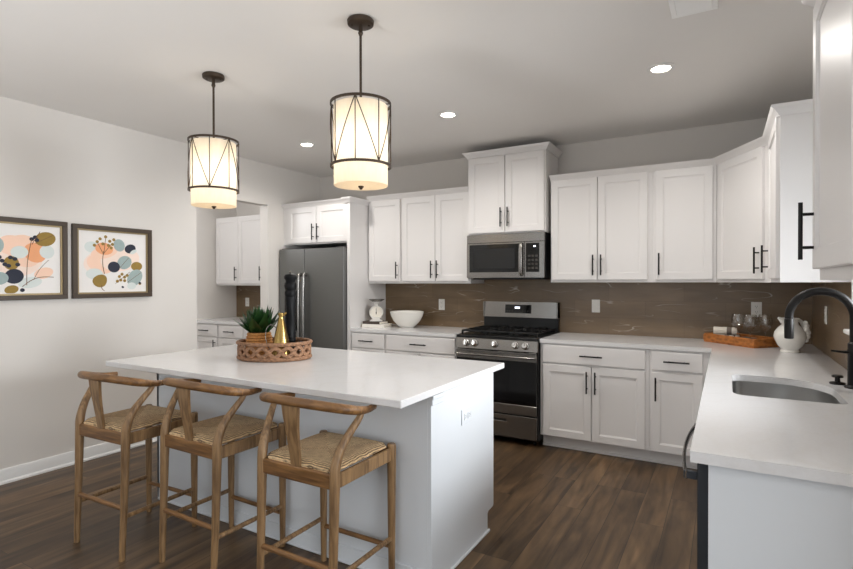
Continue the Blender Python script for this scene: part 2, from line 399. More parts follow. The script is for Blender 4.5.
# backsplash
bm = NB(); box(bm, -3.358, -.0, YB-.008, YB-.0005, .914, 1.44); box(bm, 0, XR-.0005, YB-.008, YB-.0005, .914, 1.405); struct('wall_backsplash_back', bm, splash_m)
bm = NB(); box(bm, XR-.008, XR-.0005, WY1+.03, YB-.008, .914, 1.41); box(bm, XR-.008, XR-.0005, 1.66, WY1+.03, .914, WZ0-.022); struct('wall_backsplash_right', bm, splash_m)
bm = NB(); box(bm, XA+.001, XW-.121, YB-.008, YB-.0005, .914, 1.40); struct('wall_backsplash_pantry', bm, splash_m)
# baseboards
bprof = [(0, 0), (.028, 0), (.028, .012), (.015, .022), (.015, .085), (.009, .098), (.004, .1), (0, .1)]
def base(name, path): bm = NB(); sweep(bm, path, bprof); return struct(name, bm, trim_m)
base('baseboard_left', [(XW, -2.95, 0), (XW, 3.165, 0)])
base('baseboard_pantry', [(XA, 2.45, 0), (XA, 4.26, 0)])
base('baseboard_front', [(3.1, -3.0, 0), (-4.3, -3.0, 0)])
base('baseboard_breakfast', [(.72, 1.38, 0), (3.15, 1.38, 0)])

# ------------------------------------------------------------------ cabinet kit
def door_bm(w, h, t=.020, st=.057, rec=.009, bv=.007):
    bm = NB(); P = lambda x0, y0, x1, y1, z: [bm.verts.new(c) for c in ((x0, y0, z), (x1, y0, z), (x1, y1, z), (x0, y1, z))]
    e = .0025
    rings = [P(0, 0, w, h, .0005), P(0, 0, w, h, t-e), P(e, e, w-e, h-e, t), P(st, st, w-st, h-st, t), P(st+bv*.4, st+bv*.4, w-st-bv*.4, h-st-bv*.4, t-rec*.55), P(st+bv, st+bv, w-st-bv, h-st-bv, t-rec*.55), P(st+bv*1.2, st+bv*1.2, w-st-bv*1.2, h-st-bv*1.2, t-rec)]
    for A, B in zip(rings, rings[1:]):
        for k in range(4): bm.faces.new((A[k], A[(k+1) % 4], B[(k+1) % 4], B[k]))
    bm.faces.new(rings[0][::-1]); bm.faces.new(rings[-1]); return bm
def slabfront_bm(w, h, t=.020):
    bm = NB(); box(bm, 0, w, 0, h, .0005, t, .003); return bm
def bar_handle(M, vertical=True, ln=.175, c=(0, 0), t=.020):
    """bar pull centred at c of the door's own frame"""
    bm = NB(); r = .0062
    d = (0, 1) if vertical else (1, 0); out = t+.033
    a = lambda s, z: (c[0]+d[0]*s, c[1]+d[1]*s, z)
    cyl(bm, a(-ln/2, out), a(ln/2, out), r, seg=10)
    for s in (-ln*.29, ln*.29): cyl(bm, a(s, t-.0005), a(s, out), .0048, seg=8)
    bm.transform(M); return bm
def T(x, y): return Matrix.Translation((x, y, 0))
def add_door(root, M, a0, a1, b0, b1, hs, hy, m_=None, ln=.175, slab=False, hname='handle'):
    """hs: 'L'/'R' handle side, 'C' horizontal in the middle, None; hy: height of the handle's centre (in the frame of M)"""
    bm = slabfront_bm(a1-a0, b1-b0) if slab else door_bm(a1-a0, b1-b0)
    bm.transform(M @ T(a0, b0)); d = part('drawer' if slab else 'door', bm, m_ or cab_m, root)
    if hs:
        c = ((a0+a1)/2, (b0+b1)/2 if hy is None else hy) if hs == 'C' else ((a0+.030, hy) if hs == 'L' else (a1-.030, hy))
        part(hname, bar_handle(M, hs != 'C', ln, c), black_m, d, 'black bar pull')
    return d
def base_cabinet(label, o, ux, w, depth, drawers, doors, cat='cabinet', group=None, hollow=False):
    M = frame(o, ux); root = thing('base_cabinet', label, cat, o, 0, group)
    bm = NB()
    if hollow:
        t = .018; box(bm, .0008, w-.0008, .105, .64, -depth, 0, M=M); box(bm, .0008, w-.0008, .64, .8815, -t, 0, M=M); box(bm, .0008, w-.0008, .64, .8815, -depth, -depth+t, M=M)
        box(bm, .0008, t, .64, .8815, -depth+t, -t, M=M); box(bm, w-t, w-.0008, .64, .8815, -depth+t, -t, M=M)
    else: box(bm, .0008, w-.0008, .105, .8815, -depth, 0, M=M)
    part('cabinet_box', bm, cab_m, root)
    bm = NB(); box(bm, .001, w-.001, .001, .105, -depth, -.072, M=M)
    box(bm, .001, w-.001, .001, .018, -.072, -.06, M=M); part('toe_kick', bm, cab_m, root)
    for a0, a1, b0, b1, h in drawers: add_door(root, M, a0, a1, b0, b1, 'C' if h else None, None, slab=True)
    for a0, a1, b0, b1, hs, hy in doors: add_door(root, M, a0, a1, b0, b1, hs, hy)
    return root
crown_prof = [(0, 0), (.008, 0), (.012, .010), (.030, .032), (.040, .040), (.044, .052), (0, .052)]
def upper_cabinet(label, o, ux, w, h, depth, doors, group=None, hl=.175):
    M = frame(o, ux); root = thing('wall_cabinet', label, 'cabinet', o, 0, group)
    bm = NB(); box(bm, .0008, w-.0008, 0, h, -depth, 0, M=M); part('cabinet_box', bm, cab_m, root)
    for a0, a1, b0, b1, hs, hy in doors: add_door(root, M, a0, a1, b0, b1, hs, hy, ln=hl)
    return root, M
def crown(name, label, path, root=None):
    bm = NB(); sweep(bm, path, crown_prof)
    if root: return part('crown_moulding', bm, cab_m, root)
    return solo('crown_moulding', bm, cab_m, label, 'moulding', path[0])

BX = (1, 0, 0)
YF = 4.262                                   # face frames of the base cabinets
# right of the range
base_cabinet('white base cabinet right of the range with one wide drawer over two doors', (-1.354, YF, 0), BX, .849, .62,
             [(.026, .821, .722, .866, True)], [(.026, .420, .112, .708, 'R', .585), (.426, .821, .112, .708, 'L', .585)])
base_cabinet('narrow white base cabinet in the inside corner next to the sink run', (-.505, YF, 0), BX, .432, .62,
             [(.018, .36, .726, .866, True)], [(.018, .36, .112, .710, 'L', .585)])
# left of the range (behind the island)
base_cabinet('narrow white base cabinet beside the refrigerator panel under the scale', (-3.358, YF, 0), BX, .43, .62,
             [(.012, .412, .722, .866, True)], [(.012, .412, .112, .708, 'R', .585)])
base_cabinet('wide white base cabinet left of the range under the white bowl', (-2.928, YF, 0), BX, .792, .62,
             [(.016, .776, .722, .866, True)], [(.016, .393, .112, .708, 'R', .585), (.399, .776, .112, .708, 'L', .585)])
# sink run (faces the island); its end panel looks at the camera
base_cabinet('white sink base cabinet under the stainless sink', (-.066, 4.255, 0), (0, -1, 0), 1.935, .638, [],
             [(.72, 1.16, .112, .866, None, .70), (1.166, 1.62, .112, .866, None, .70)], hollow=True)
bm = NB(); box(bm, -.043, XR-.002, 1.672, 1.692, .0, .8815, .001)
solo('end_panel', bm, isl_m, 'plain white end panel below the peninsula counter, nearest the camera', 'panel', (.26, 1.68, 0))
# dishwasher
dw = thing('dishwasher', 'dark edged dishwasher at the near end of the sink run', 'dishwasher', (-.07, 2.0, 0))
bm = NB(); box(bm, -.040, .50, 1.70, 2.30, .10, .878); part('body', bm, navy_m, dw)
bm = NB(); box(bm, -.072, -.0405, 1.698, 2.302, .115, .874, .003); part('door', bm, [dwside_m], dw, 'dark grey door')
bm = NB(); pts = catmull([(-.100, 1.705, .826), (-.108, 1.76, .826), (-.117, 1.86, .826), (-.121, 2.0, .826), (-.117, 2.14, .826), (-.108, 2.24, .826), (-.100, 2.295, .826)], 6)
tube(bm, pts, .0055, 12, flat=(1, 2.4)); hd = part('handle', bm, steel_m, dw, 'bowed stainless handle')
for y in (1.705, 2.280):
    bm = NB(); box(bm, -.108, -.0722, y, y+.016, .815, .838, .002); part('handle_bracket', bm, dwside_m, hd)
bm = NB(); box(bm, -.036, .5, 1.70, 2.30, .001, .0995); part('toe_kick', bm, navy_m, dw)

# counters
ZT, TK = .914, .032
bm = NB(); slab_with_hole(bm, [(-3.358, 4.24), (-2.142, 4.24), (-2.142, YB-.009), (-3.358, YB-.009)], None, ZT-TK, ZT)
solo('countertop', bm, quartz_m, 'short white quartz countertop between refrigerator panel and range', 'countertop', (-2.75, 4.56, ZT-TK))
hole = rrect(.025, .418, 2.565, 3.125, (.23, .055, .055, .04), 10)
bm = NB(); slab_with_hole(bm, [(-1.354, 4.24), (-.088, 4.24), (-.088, 1.652), (XR-.009, 1.652), (XR-.009, YB-.009), (-1.354, YB-.009)], hole, ZT-TK, ZT)
solo('countertop', bm, quartz_m, 'long L-shaped white quartz countertop with the sink cut into it', 'countertop', (.2, 3.2, ZT-TK))
# sink bowl
bm = NB(); prof = rrect(.021, .422, 2.561, 3.129, (.233, .058, .058, .043), 10); inner = rrect(.045, .398, 2.585, 3.105, (.21, .045, .045, .03), 10)
rings = []
zs = ((prof, .8815), (rrect(.025, .418, 2.565, 3.125, (.23, .055, .055, .04), 10), .8812), (rrect(.027, .416, 2.567, 3.123, (.23, .055, .055, .04), 10), .74), (inner, .70))
for pl, z in zs: rings.append([bm.verts.new((x, y, z)) for x, y in pl])
for A, B in zip(rings, rings[1:]):
    for i in range(len(A)): bm.faces.new((A[i], A[(i+1) % len(A)], B[(i+1) % len(A)], B[i]))
bm.faces.new(rings[-1])
snk = solo('sink', bm, sink_m, 'undermount stainless sink with rounded corners in the white counter', 'sink', (.22, 2.84, .70))
bm = NB(); lathe(bm, [(0, .703), (.045, .703), (.05, .706), (.055, .7005)], (.23, 2.84, 0), 24); part('drain', bm, steel_m, snk)

# upper cabinets
ZU, YU, DU = 1.386, 4.56, .322
HU = .905
upper_cabinet('white two-door wall cabinet right of the microwave', (-1.355, YU, ZU), BX, .835, HU, DU,
              [(.012, .405, .022, .895, 'R', .147), (.411, .803, .022, .895, 'L', .147)])
upper_cabinet('white single-door wall cabinet, next left of the angled corner one', (-.520, YU, ZU), BX, .457, HU, DU,
              [(.024, .432, .022, .895, 'L', .147)])
# angled corner cabinet
C0, C1 = (-.062, 4.56), (.246, 4.02); dv = Vector((C1[0]-C0[0], C1[1]-C0[1], 0)); L_ = dv.length
root = thing('wall_cabinet', 'white wall cabinet set diagonally across the back right corner', 'cabinet', (.1, 4.6, ZU))
bm = NB(); prism(bm, [(C0[0], YB-.004), C0, C1, (XR-.004, C1[1]), (XR-.004, YB-.004)], ZU, ZU+HU); part('cabinet_box', bm, cab_m, root)
Mdg = frame((C0[0], YU, ZU), dv)
add_door(root, Mdg, .040, L_-.052, .022, .895, 'R', .147)
upper_cabinet('white wall cabinet on the right wall between the corner and the sink window', (.250, 4.019, ZU+.004), (0, -1, 0), .66, HU, XR-.250-.004,
              [(.052, .645, .022, .895, 'L', .147)])
crown('crown', 'white crown moulding along the wall cabinets right of the microwave and round the corner',
      [(-1.354, YU, ZU+HU-.012), C0+(ZU+HU-.012,), C1+(ZU+HU-.008,), (.250, 3.358, ZU+HU-.008), (XR-.004, 3.358, ZU+HU-.008)])
# near cabinet past the window
root, Mn = upper_cabinet('tall white wall cabinet at the right edge, nearest the camera', (.250, 1.990, 1.40), (0, -1, 0), .60, .845, XR-.250-.002,
              [(.008, .582, .034, .832, 'L', .150)])
crown('', None, [(XR-.004, 1.99, 2.235), (.25, 1.99, 2.235), (.25, 1.39, 2.235), (XR-.004, 1.39, 2.235)], root)
# over the microwave
root, _ = upper_cabinet('taller white two-door cabinet above the microwave', (-2.137, 4.50, 1.835), BX, .758, .735, .385,
              [(.012, .375, .012, .72, 'R', .150), (.383, .746, .012, .72, 'L', .150)])
crown('', None, [(-2.137, YB-.004, 2.562), (-2.137, 4.50, 2.562), (-1.379, 4.50, 2.562), (-1.379, YB-.004, 2.562)], root)
# left of the microwave
upper_cabinet('narrow white single-door wall cabinet beside the refrigerator panel', (-3.358, YU, 1.374), BX, .428, HU-.01, DU,
              [(.012, .414, .022, .880, 'R', .140)])
upper_cabinet('white two-door wall cabinet between the narrow one and the microwave', (-2.930, YU, 1.376), BX, .791, HU-.01, DU,
              [(.012, .402, .022, .880, 'R', .140), (.408, .779, .022, .880, 'L', .140)])
crown('crown', 'white crown moulding along the wall cabinets left of the microwave', [(-3.357, YU, 2.258), (-2.139, YU, 2.258)])
# refrigerator surround
root, _ = upper_cabinet('white two-door cabinet above the refrigerator with a full height side panel', (-4.340, 4.285, 1.805), BX, .939, .42, .60,
              [(.075, .492, .014, .405, 'R', .130), (.500, .925, .014, .405, 'L', .130)])
crown('', None, [(-4.338, 4.285, 2.213), (-3.4, 4.285, 2.213), (-3.4, 4.235, 2.213), (-3.3595, 4.235, 2.213), (-3.3595, 4.556, 2.213)], root)
bm = NB(); box(bm, -3.40, -3.3595, 4.24, YB-.002, 0, 2.225, .001); part('side_panel', bm, cab_m, root)
# pantry
bm = NB(); slab_with_hole(bm, [(XA+.002, 4.20), (XW-.125, 4.20), (XW-.125, YB-.009), (XA+.002, YB-.009)], None, ZT-TK, ZT)
solo('countertop', bm, quartz_m, 'white countertop inside the pantry opening', 'countertop', (-5.1, 4.5, ZT-TK))
base_cabinet('white drawer cabinet at the left end inside the pantry opening', (-5.84, 4.225, 0), BX, .46, .655, [(.018, .448, .722, .866, True)], [(.018, .448, .112, .708, 'R', .60)])
base_cabinet('wide white drawer cabinet inside the pantry opening, right of the narrow one', (-5.38, 4.225, 0), BX, .912, .655,
             [(.018, .446, .722, .866, True), (.458, .90, .722, .866, True)], [(.018, .446, .112, .708, 'R', .60), (.458, .90, .112, .708, 'L', .60)])
upper_cabinet('white two-door wall cabinet inside the pantry opening', (XA+.004, 4.56, 1.348), BX, .90, .885, DU,
              [(.012, .437, .022, .875, 'R', .150), (.443, .888, .022, .875, 'R', .150)])

# ------------------------------------------------------------------ outlets
def outlet(label, o, ux, w=.072, h=.117, kind='outlet', name='wall_outlet', m_=white_m, uz=(0, 0, 1), pt_=.006):
    M = frame(o, ux, uz); root = thing(name, label, 'outlet' if kind == 'outlet' else 'switch', o)
    bm = NB(); box(bm, -w/2, w/2, -h/2, h/2, .0003, pt_, .002, M=M @ Matrix.Identity(4)); pl = part('cover_plate', bm, m_, root)
    if kind == 'outlet':
        for s in (-1, 1):
            bm = NB(); box(bm, -.017, .017, s*.0215-.0165, s*.0215+.0165, .006, .0085, .003, M=M); rc = part('receptacle', bm, m_, root)
            b2 = NB()
            for dx in (-.007, .006): box(b2, dx-.001, dx+.001, s*.0215-.002, s*.0215+.007, .0084, .0089, M=M)
            lathe(b2, [(0, .0089), (.0024, .0089), (.0024, .0084)], (0, s*.0215-.008, 0), 8, M=M); part('slot', b2, slot_m, rc)
    else:
        n = 1 if w < .09 else 2
        for k in range(n):
            x = (k-(n-1)/2)*.046
            bm = NB(); box(bm, x-.0165, x+.0165, -.033, .033, .006, .0095, .002, M=M); part('rocker', bm, m_, root)
    return root
YS = YB-.0082
outlet('white wall outlet on the brown backsplash above the white bowl', (-2.631, YS, 1.149), BX)
outlet('white wall switch on the brown backsplash just right of the range', (-1.031, YS, 1.169), BX, kind='switch', name='light_switch')
outlet('pale wall outlet on the brown backsplash behind the wine glasses', (.209, YS, 1.170), BX)
outlet('white wall outlet on the right side wall backsplash beside the sink window', (XR-.0082, 4.241, 1.173), (0, -1, 0))
outlet('white wall outlet on the brown backsplash inside the pantry opening', (-5.63, YS, 1.12), BX)

# ------------------------------------------------------------------ island
IX0, IX1, IY0, IY1 = -3.19, -1.150, 2.03, 2.752
isl = thing('kitchen_island', 'long white kitchen island base under the big quartz top', 'kitchen island', (-2.17, 2.4, 0))
bm = NB(); box(bm, IX0+.019, IX1-.019, IY0+.019, IY1-.02, .105, .8815); box(bm, IX0+.019, IX1-.019, IY0+.019, IY1-.10, 0, .105); part('cabinet_box', bm, isl_m, isl)
bm = NB(); box(bm, IX0, IX1-.0195, IY0, IY0+.0185, 0, .8815, .001); part('back_panel', bm, isl_m, isl)
# end panels with a toe notch at the range side
def endp(x0, x1):
    bm = NB(); c = .012
    poly = [(IY0, 0), (IY1-.085, 0), (IY1-.085-.0, .10), (IY1-.085+c, .112), (IY1-c*.6, .116), (IY1, .128), (IY1, .8815), (IY0, .8815)]
    Mx = Matrix(((0, 0, 1, 0), (1, 0, 0, 0), (0, 1, 0, 0), (0, 0, 0, 1)))
    prism(bm, poly, x0, x1, M=Mx); return bm
part('end_panel', endp(IX1-.019, IX1), isl_m, isl); part('end_panel', endp(IX0, IX0+.019), isl_m, isl)
bm = NB(); ex = .0005
box(bm, IX0+.03, IX1-.10, IY0-.010, IY0-ex, .0, .085, .003); box(bm, IX0+.03, IX1-.10, IY0-.020, IY0-.0105, 0, .016, .004)
box(bm, IX1-.10, IX1+.004, IY0-.004, IY0-ex, 0, .085, .001)
part('baseboard', bm, isl_m, isl)
bm = NB(); box(bm, IX1+ex, IX1+.013, IY0+.0, IY1-.075, 0, .018, .005); part('shoe_moulding', bm, isl_m, isl)
bm = NB(); box(bm, IX1+ex, IX1+.008, IY0, IY0+.105, .836, .880, .002); box(bm, IX1+ex, IX1+.013, IY0, IY0+.105, .862, .880, .003); part('corner_trim', bm, isl_m, isl)
Mi = frame((IX1-.02, IY1-.02, 0), (-1, 0, 0))
for k in range(4):
    w = (IX1-IX0-.04)/4; add_door(isl, Mi, k*w+.006, (k+1)*w-.006, .725, .868, 'C', None, isl_m, slab=True)
    add_door(isl, Mi, k*w+.006, (k+1)*w-.006, .115, .712, 'R' if k % 2 == 0 else 'L', .60, isl_m)
bm = NB(); box(bm, -3.287, -1.138, 1.762, 2.893, ZT-TK, ZT, .003)
solo('island_countertop', bm, quartz_m, 'white quartz slab topping the kitchen island, with stools tucked under it', 'countertop', (-2.2, 2.33, ZT-TK))
outlet('white wall outlet on the end panel of the island', (IX1+.0002, 2.395, .712), (0, 0, 1), .078, .120, kind='outlet', m_=isl_m, uz=(0, -1, 0))

# ------------------------------------------------------------------ bar stools
def make_stool():
    root = thing('bar_stool', '', 'bar stool'); m2 = oak_m
    for s in (-1, 1):
        bm = NB(); pts = catmull([(s*.199, -.02, 0), (s*.202, -.008, .30), (s*.203, 0, .58), (s*.204, .004, .66), (s*.212, .028, .73), (s*.228, .068, .79), (s*.243, .105, .838), (s*.248, .120, .866)], 6)
        tube(bm, pts, [.0145, .018, .0215, .0215, .019, .016, .014, .013], 12); part('rear_leg', bm, m2, root, local=True)
        bm = NB(); tube(bm, catmull([(s*.205, .398, 0), (s*.205, .398, .3), (s*.205, .398, .60), (s*.205, .398, .642), (s*.205, .398, .651)], 4), [.0145, .018, .021, .021, .016], 12); part('front_leg', bm, m2, root, local=True)
        bm = NB(); box(bm, s*.203-.010, s*.203+.010, .012, .388, .574, .632, .004); part('side_apron', bm, m2, root, local=True)
        bm = NB(); cyl(bm, (s*.203, 0, .215), (s*.205, .398, .215), .0115, seg=10); part('side_stretcher', bm, m2, root, local=True)
    bm = NB(); box(bm, -.193, .193, -.011, .011, .572, .634, .004); part('rear_apron', bm, oak2_m, root, local=True)
    bm = NB(); box(bm, -.193, .193, .388, .408, .58, .628, .004); part('front_apron', bm, oak2_m, root, local=True)
    bm = NB(); cyl(bm, (-.201, -.009, .256), (.201, -.009, .256), .0125, seg=10); part('rear_stretcher', bm, oak2_m, root, local=True)
    bm = NB(); cyl(bm, (-.205, .398, .175), (.205, .398, .175), .0115, seg=10); part('front_stretcher', bm, oak2_m, root, local=True)
    # seat
    bm = NB(); n = 28; grid = []
    for j in range(n+1):
        row = []
        for i in range(n+1):
            a, b = i/n*2-1, j/n*2-1; x, y = a*.196, .199+b*.196
            cut = .028
            if abs(a) > .86 and abs(b) > .86: x *= .93; y = .199+(y-.199)*.93
            mxx = max(abs(a), abs(b)); edge = max(0, (mxx-.80)/.20)
            dip = -.010*(1-mxx)**1.2 - .004*(1-abs(abs(a)-abs(b)))**6
            row.append(bm.verts.new((x, y, .664+dip-.018*edge**2.2)))
        grid.append(row)
    for j in range(n):
        for i in range(n): bm.faces.new((grid[j][i], grid[j][i+1], grid[j+1][i+1], grid[j+1][i]))
    ring = [grid[0][i] for i in range(n)]+[grid[j][n] for j in range(n)]+[grid[n][n-i] for i in range(n)]+[grid[n-j][0] for j in range(n)]
    low = [bm.verts.new((v.co.x*1.01, .199+(v.co.y-.199)*1.01, .640)) for v in ring]; low2 = [bm.verts.new((v.co.x*.97, .199+(v.co.y-.199)*.995, .6325)) for v in ring]
    for A, B in ((ring, low), (low, low2)):
        for i in range(len(A)): bm.faces.new((A[i], A[(i+1) % len(A)], B[(i+1) % len(A)], B[i]))
    bm.faces.new(low2)
    part('seat', bm, rush_m, root, 'woven rush seat', local=True, ang=60)
    # splat
    bm = NB(); rows = []
    prof = [(0, .0, .628, .024), (0, -.010, .70, .027), (0, -.022, .78, .032), (0, -.030, .84, .040), (0, -.034, .896, .046)]
    cs = catmull([(p[3], p[1], p[2]) for p in prof], 4)
    for q in cs:
        w, y, z = q; t = .007; rows.append([bm.verts.new(c) for c in ((-w, y-t, z), (w, y-t, z), (w, y+t, z), (-w, y+t, z))])
    for A, B in zip(rows, rows[1:]):
        for k in range(4): bm.faces.new((A[k], A[(k+1) % 4], B[(k+1) % 4], B[k]))
    bm.faces.new(rows[0][::-1]); bm.faces.new(rows[-1]); part('back_splat', bm, m2, root, local=True)
    # bent top rail
    half = [(.234, .224, .862), (.246, .165, .864), (.250, .11, .871), (.238, .050, .885), (.193, .006, .897), (.11, -.022, .905)]
    pts = catmull([(-x, y, z) for x, y, z in half]+[(0, -.034, .908)]+half[::-1], 6)
    n_ = len(pts); rr = [.0130+.007*min(1, 4*min(i, n_-1-i)/n_) for i in range(n_)]
    bm = NB(); tube(bm, pts, rr, 12, flat=(.95, 1.0)); part('top_rail', bm, oak2_m, root, 'bent wood arm rail', local=True)
    return root
def copy_tree(o, parent=None):
    c = o.copy(); COL.objects.link(c)
    if parent: c.parent = parent
    for ch in list(o.children): copy_tree(ch, c)
    return c
st0 = make_stool()
LAB = ('oak bar stool with woven rush seat, farthest left along the island', 'oak bar stool with woven rush seat, middle one of the three at the island', 'oak bar stool with woven rush seat, nearest the island end panel and outlet')
POS = ((-2.822, 1.492, .037), (-2.240, 1.591, -.020), (-1.541, 1.588, -.002))
st = [st0]+[copy_tree(st0) for _ in POS[1:]]
for o, lb, (x, y, r) in zip(st, LAB, POS):
    o.location = (x, y, 0); o.rotation_euler = (0, 0, r); o['label'] = lb; o['category'] = 'bar stool'; o['group'] = 'bar stools along the island'

# ------------------------------------------------------------------ range
rg = thing('gas_range', 'stainless gas range with black oven glass between the base cabinets', 'range', (-1.75, 4.5, 0))
RX0, RX1, RY = -2.120, -1.362, 4.225
rs = frame((RX0, RY, 0), BX); RWD = RX1-RX0
def fb(name, a0, a1, b0, b1, c0, c1, m_, parent, bev=.003, label=None, M=rs):
    bm = NB(); box(bm, a0, a1, b0, b1, c0, c1, bev, M=M); return part(name, bm, m_, parent, label)
fb('body', .0, RWD, .045, .895, -.655, -.002, blackpl_m, rg, .003, 'black side panels')
for a in (.05, RWD-.05):
    for c in (-.06, -.60):
        bm = NB(); cyl(bm, (a, .0, c), (a, .046, c), .016, seg=10); 
        bm.transform(Matrix.Identity(4)); bm2 = bm; bmesh.ops.transform(bm2, matrix=rs, verts=bm2.verts); part('foot', bm2, black_m, rg)
Mp = rs @ Matrix(((0, 0, 1, 0), (0, 1, 0, 0), (1, 0, 0, 0), (0, 0, 0, 1)))
bm = NB(); prism(bm, [(-.002, .798), (.030, .798), (.034, .802), (.014, .890), (.010, .893), (-.002, .893)], 0, RWD, M=Mp); cpn = part('control_panel', bm, steel_m, rg, 'stainless knob panel')
Mk = rs @ Matrix.Translation((0, .848, .0245)) @ Matrix.Rotation(-math.atan2(.020, .088), 4, 'X')
fb('front_lip', .0, RWD, .894, .914, -.06, .012, blackpl_m, rg, .004)
for a in (.105, .185, .375, .565, .655):
    bm = NB(); lathe(bm, [(.0, .038), (.020, .038), (.0235, .034), (.025, .013), (.031, .009), (.031, .0)], (a, 0, 0), 24, M=Mk)
    box(bm, a-.005, a+.005, -.021, .021, .0375, .047, .002, M=Mk); part('knob', bm, chrome_m, rg)
od = fb('oven_door', .006, RWD-.006, .262, .794, -.0015, .028, blackgl_m, rg, .004, 'black glass oven door')
fb('window', .10, RWD-.10, .40, .68, .0281, .0285, blackgl_m, od, 0)
fb('top_band', .006, RWD-.006, .715, .792, .0282, .034, steel_m, od, .002)
fb('bottom_band', .006, RWD-.006, .264, .345, .0282, .034, steel_m, od, .002)
bm = NB(); pts = catmull([(.03, .757, .034), (.035, .757, .060), (.07, .757, .072), (RWD/2, .757, .074), (RWD-.07, .757, .072), (RWD-.035, .757, .060), (RWD-.03, .757, .034)], 6)
tube(bm, pts, .013, 12, flat=(.8, 1.9), M=rs); part('handle', bm, steel_m, od)
dr = fb('drawer', .006, RWD-.006, .062, .252, -.0015, .030, steel_m, rg, .004, 'stainless storage drawer')
fb('handle_slot', .27, RWD-.27, .196, .216, .0301, .0306, blackpl_m, dr, 0)
bm = NB(); box(bm, .265, RWD-.265, .190, .196, .0301, .040, .002, M=rs); part('pull_lip', bm, steel_m, dr)
fb('cooktop', 0, RWD, .896, .918, -.655, -.0605, blackpl_m, rg, .003)
for k in range(5):
    x = (.19, .19, .565, .565, .378)[k]; y = (-.19, -.46, -.19, -.46, -.33)[k]
    bm = NB(); M2 = rs @ Matrix.Translation((x, .918, y)) @ Matrix.Rotation(-PI/2, 4, 'X')
    lathe(bm, [(0, .014), (.034, .014), (.036, .010), (.036, .004), (.046, .004), (.046, .0003)], (0, 0, 0), 20, M=M2); part('burner', bm, iron_m, rg)
for k in range(3):
    g0 = .02+k*.2385; g1 = g0+.236; bm = NB()
    for a in (g0, g1-.014): box(bm, a, a+.014, .940, .956, -.60, -.05, .003, M=rs)
    for c in (-.60, -.335, -.064): box(bm, g0+.014, g1-.014, .940, .956, c, c+.014, .003, M=rs)
    for a in (g0+.07, g0+.112, g0+.154): box(bm, a, a+.010, .940, .958, -.586, -.064, .002, M=rs)
    for a in (g0, g1-.014):
        for c in (-.60, -.064): box(bm, a, a+.014, .9183, .940, c, c+.014, M=rs)
    part('grate', bm, iron_m, rg)
bgd = fb('backguard', 0, RWD, .919, 1.045, -.655, -.605, blackpl_m, rg, .003, 'black riser behind the burners')
bm = NB(); prism(bm, [(-.655, 1.046), (-.585, 1.046), (-.597, 1.196), (-.655, 1.196)], 0, RWD, M=rs @ Matrix(((0, 0, 1, 0), (0, 1, 0, 0), (1, 0, 0, 0), (0, 0, 0, 1))))
bp = part('back_panel', bm, steel_m, rg, 'stainless back panel')
Mb = rs @ Matrix.Translation((0, 1.046, -.585)) @ Matrix.Rotation(-math.atan2(.012, .15), 4, 'X')
fb('display', .235, .50, .04, .122, .0003, .003, blackgl_m, bp, 0, 'black clock display', Mb)
fb('clock_digits', .335, .385, .085, .102, .0031, .0035, disp_m, bp, 0, None, Mb)
bm = NB()
for i in range(9):
    if i in (3, 4): continue
    box(bm, .25+i*.026, .262+i*.026, .055, .066, .0031, .0034, M=Mb)
part('buttons', bm, slot_m, bp)
for k, a in enumerate((.0, RWD-.016)): fb('end_cap', a, a+.016, 1.046, 1.197, -.6549, -.582, steel_m, rg, .003)

# microwave
MX0, MX1, MY, MZ0, MZ1 = -2.135, -1.383, 4.485, 1.425, 1.832
mw = thing('microwave', 'stainless over-the-range microwave above the gas range', 'microwave', (-1.76, 4.68, MZ0))
ms = frame((MX0, MY, MZ0), BX); MW, MH = MX1-MX0, MZ1-MZ0
fb('body', 0, MW, .0, MH-.001, -.395, -.001, blackpl_m, mw, .003, 'black casing', ms)
fb('vent_grille', 0, MW, MH-.080, MH-.002, -.0005, .022, steel_m, mw, .003, None, ms)
md = fb('door', 0, .567, .002, MH-.081, -.0005, .026, steel_m, mw, .003, 'stainless framed door', ms)
fb('window', .030, .520, .055, MH-.095, .0262, .028, blackgl_m, md, .001, 'black glass window', ms)
fb('window_mesh', .075, .48, .09, MH-.135, .0281, .0285, blackpl_m, md, 0, None, ms)
bm = NB(); pts = catmull([(.545, .03, .026), (.545, .034, .048), (.545, .07, .060), (.545, .16, .064), (.545, MH-.15, .060), (.545, MH-.105, .048), (.545, MH-.10, .026)], 5)
tube(bm, pts, .011, 10, flat=(1, 1.5), M=ms); part('handle', bm, steel_m, md)
cp = fb('control_frame', .569, MW, .002, MH-.081, -.0005, .024, steel_m, mw, .003, None, ms)
fb('control_panel', .585, MW-.045, .055, MH-.095, .0242, .027, blackgl_m, cp, .001, 'black keypad', ms)
fb('display_digits', .655, .675, MH-.13, MH-.118, .0271, .0274, disp_m, cp, 0, None, ms)
bm = NB()
for i in range(4):
    for j in range(3): box(bm, .605+j*.033, .628+j*.033, .08+i*.036, .098+i*.036, .0271, .0276, M=ms)
part('buttons', bm, slot_m, cp)
fb('hood_underside', .04, MW-.04, -.012, -.0002, -.36, -.03, blackpl_m, mw, .003, None, ms)

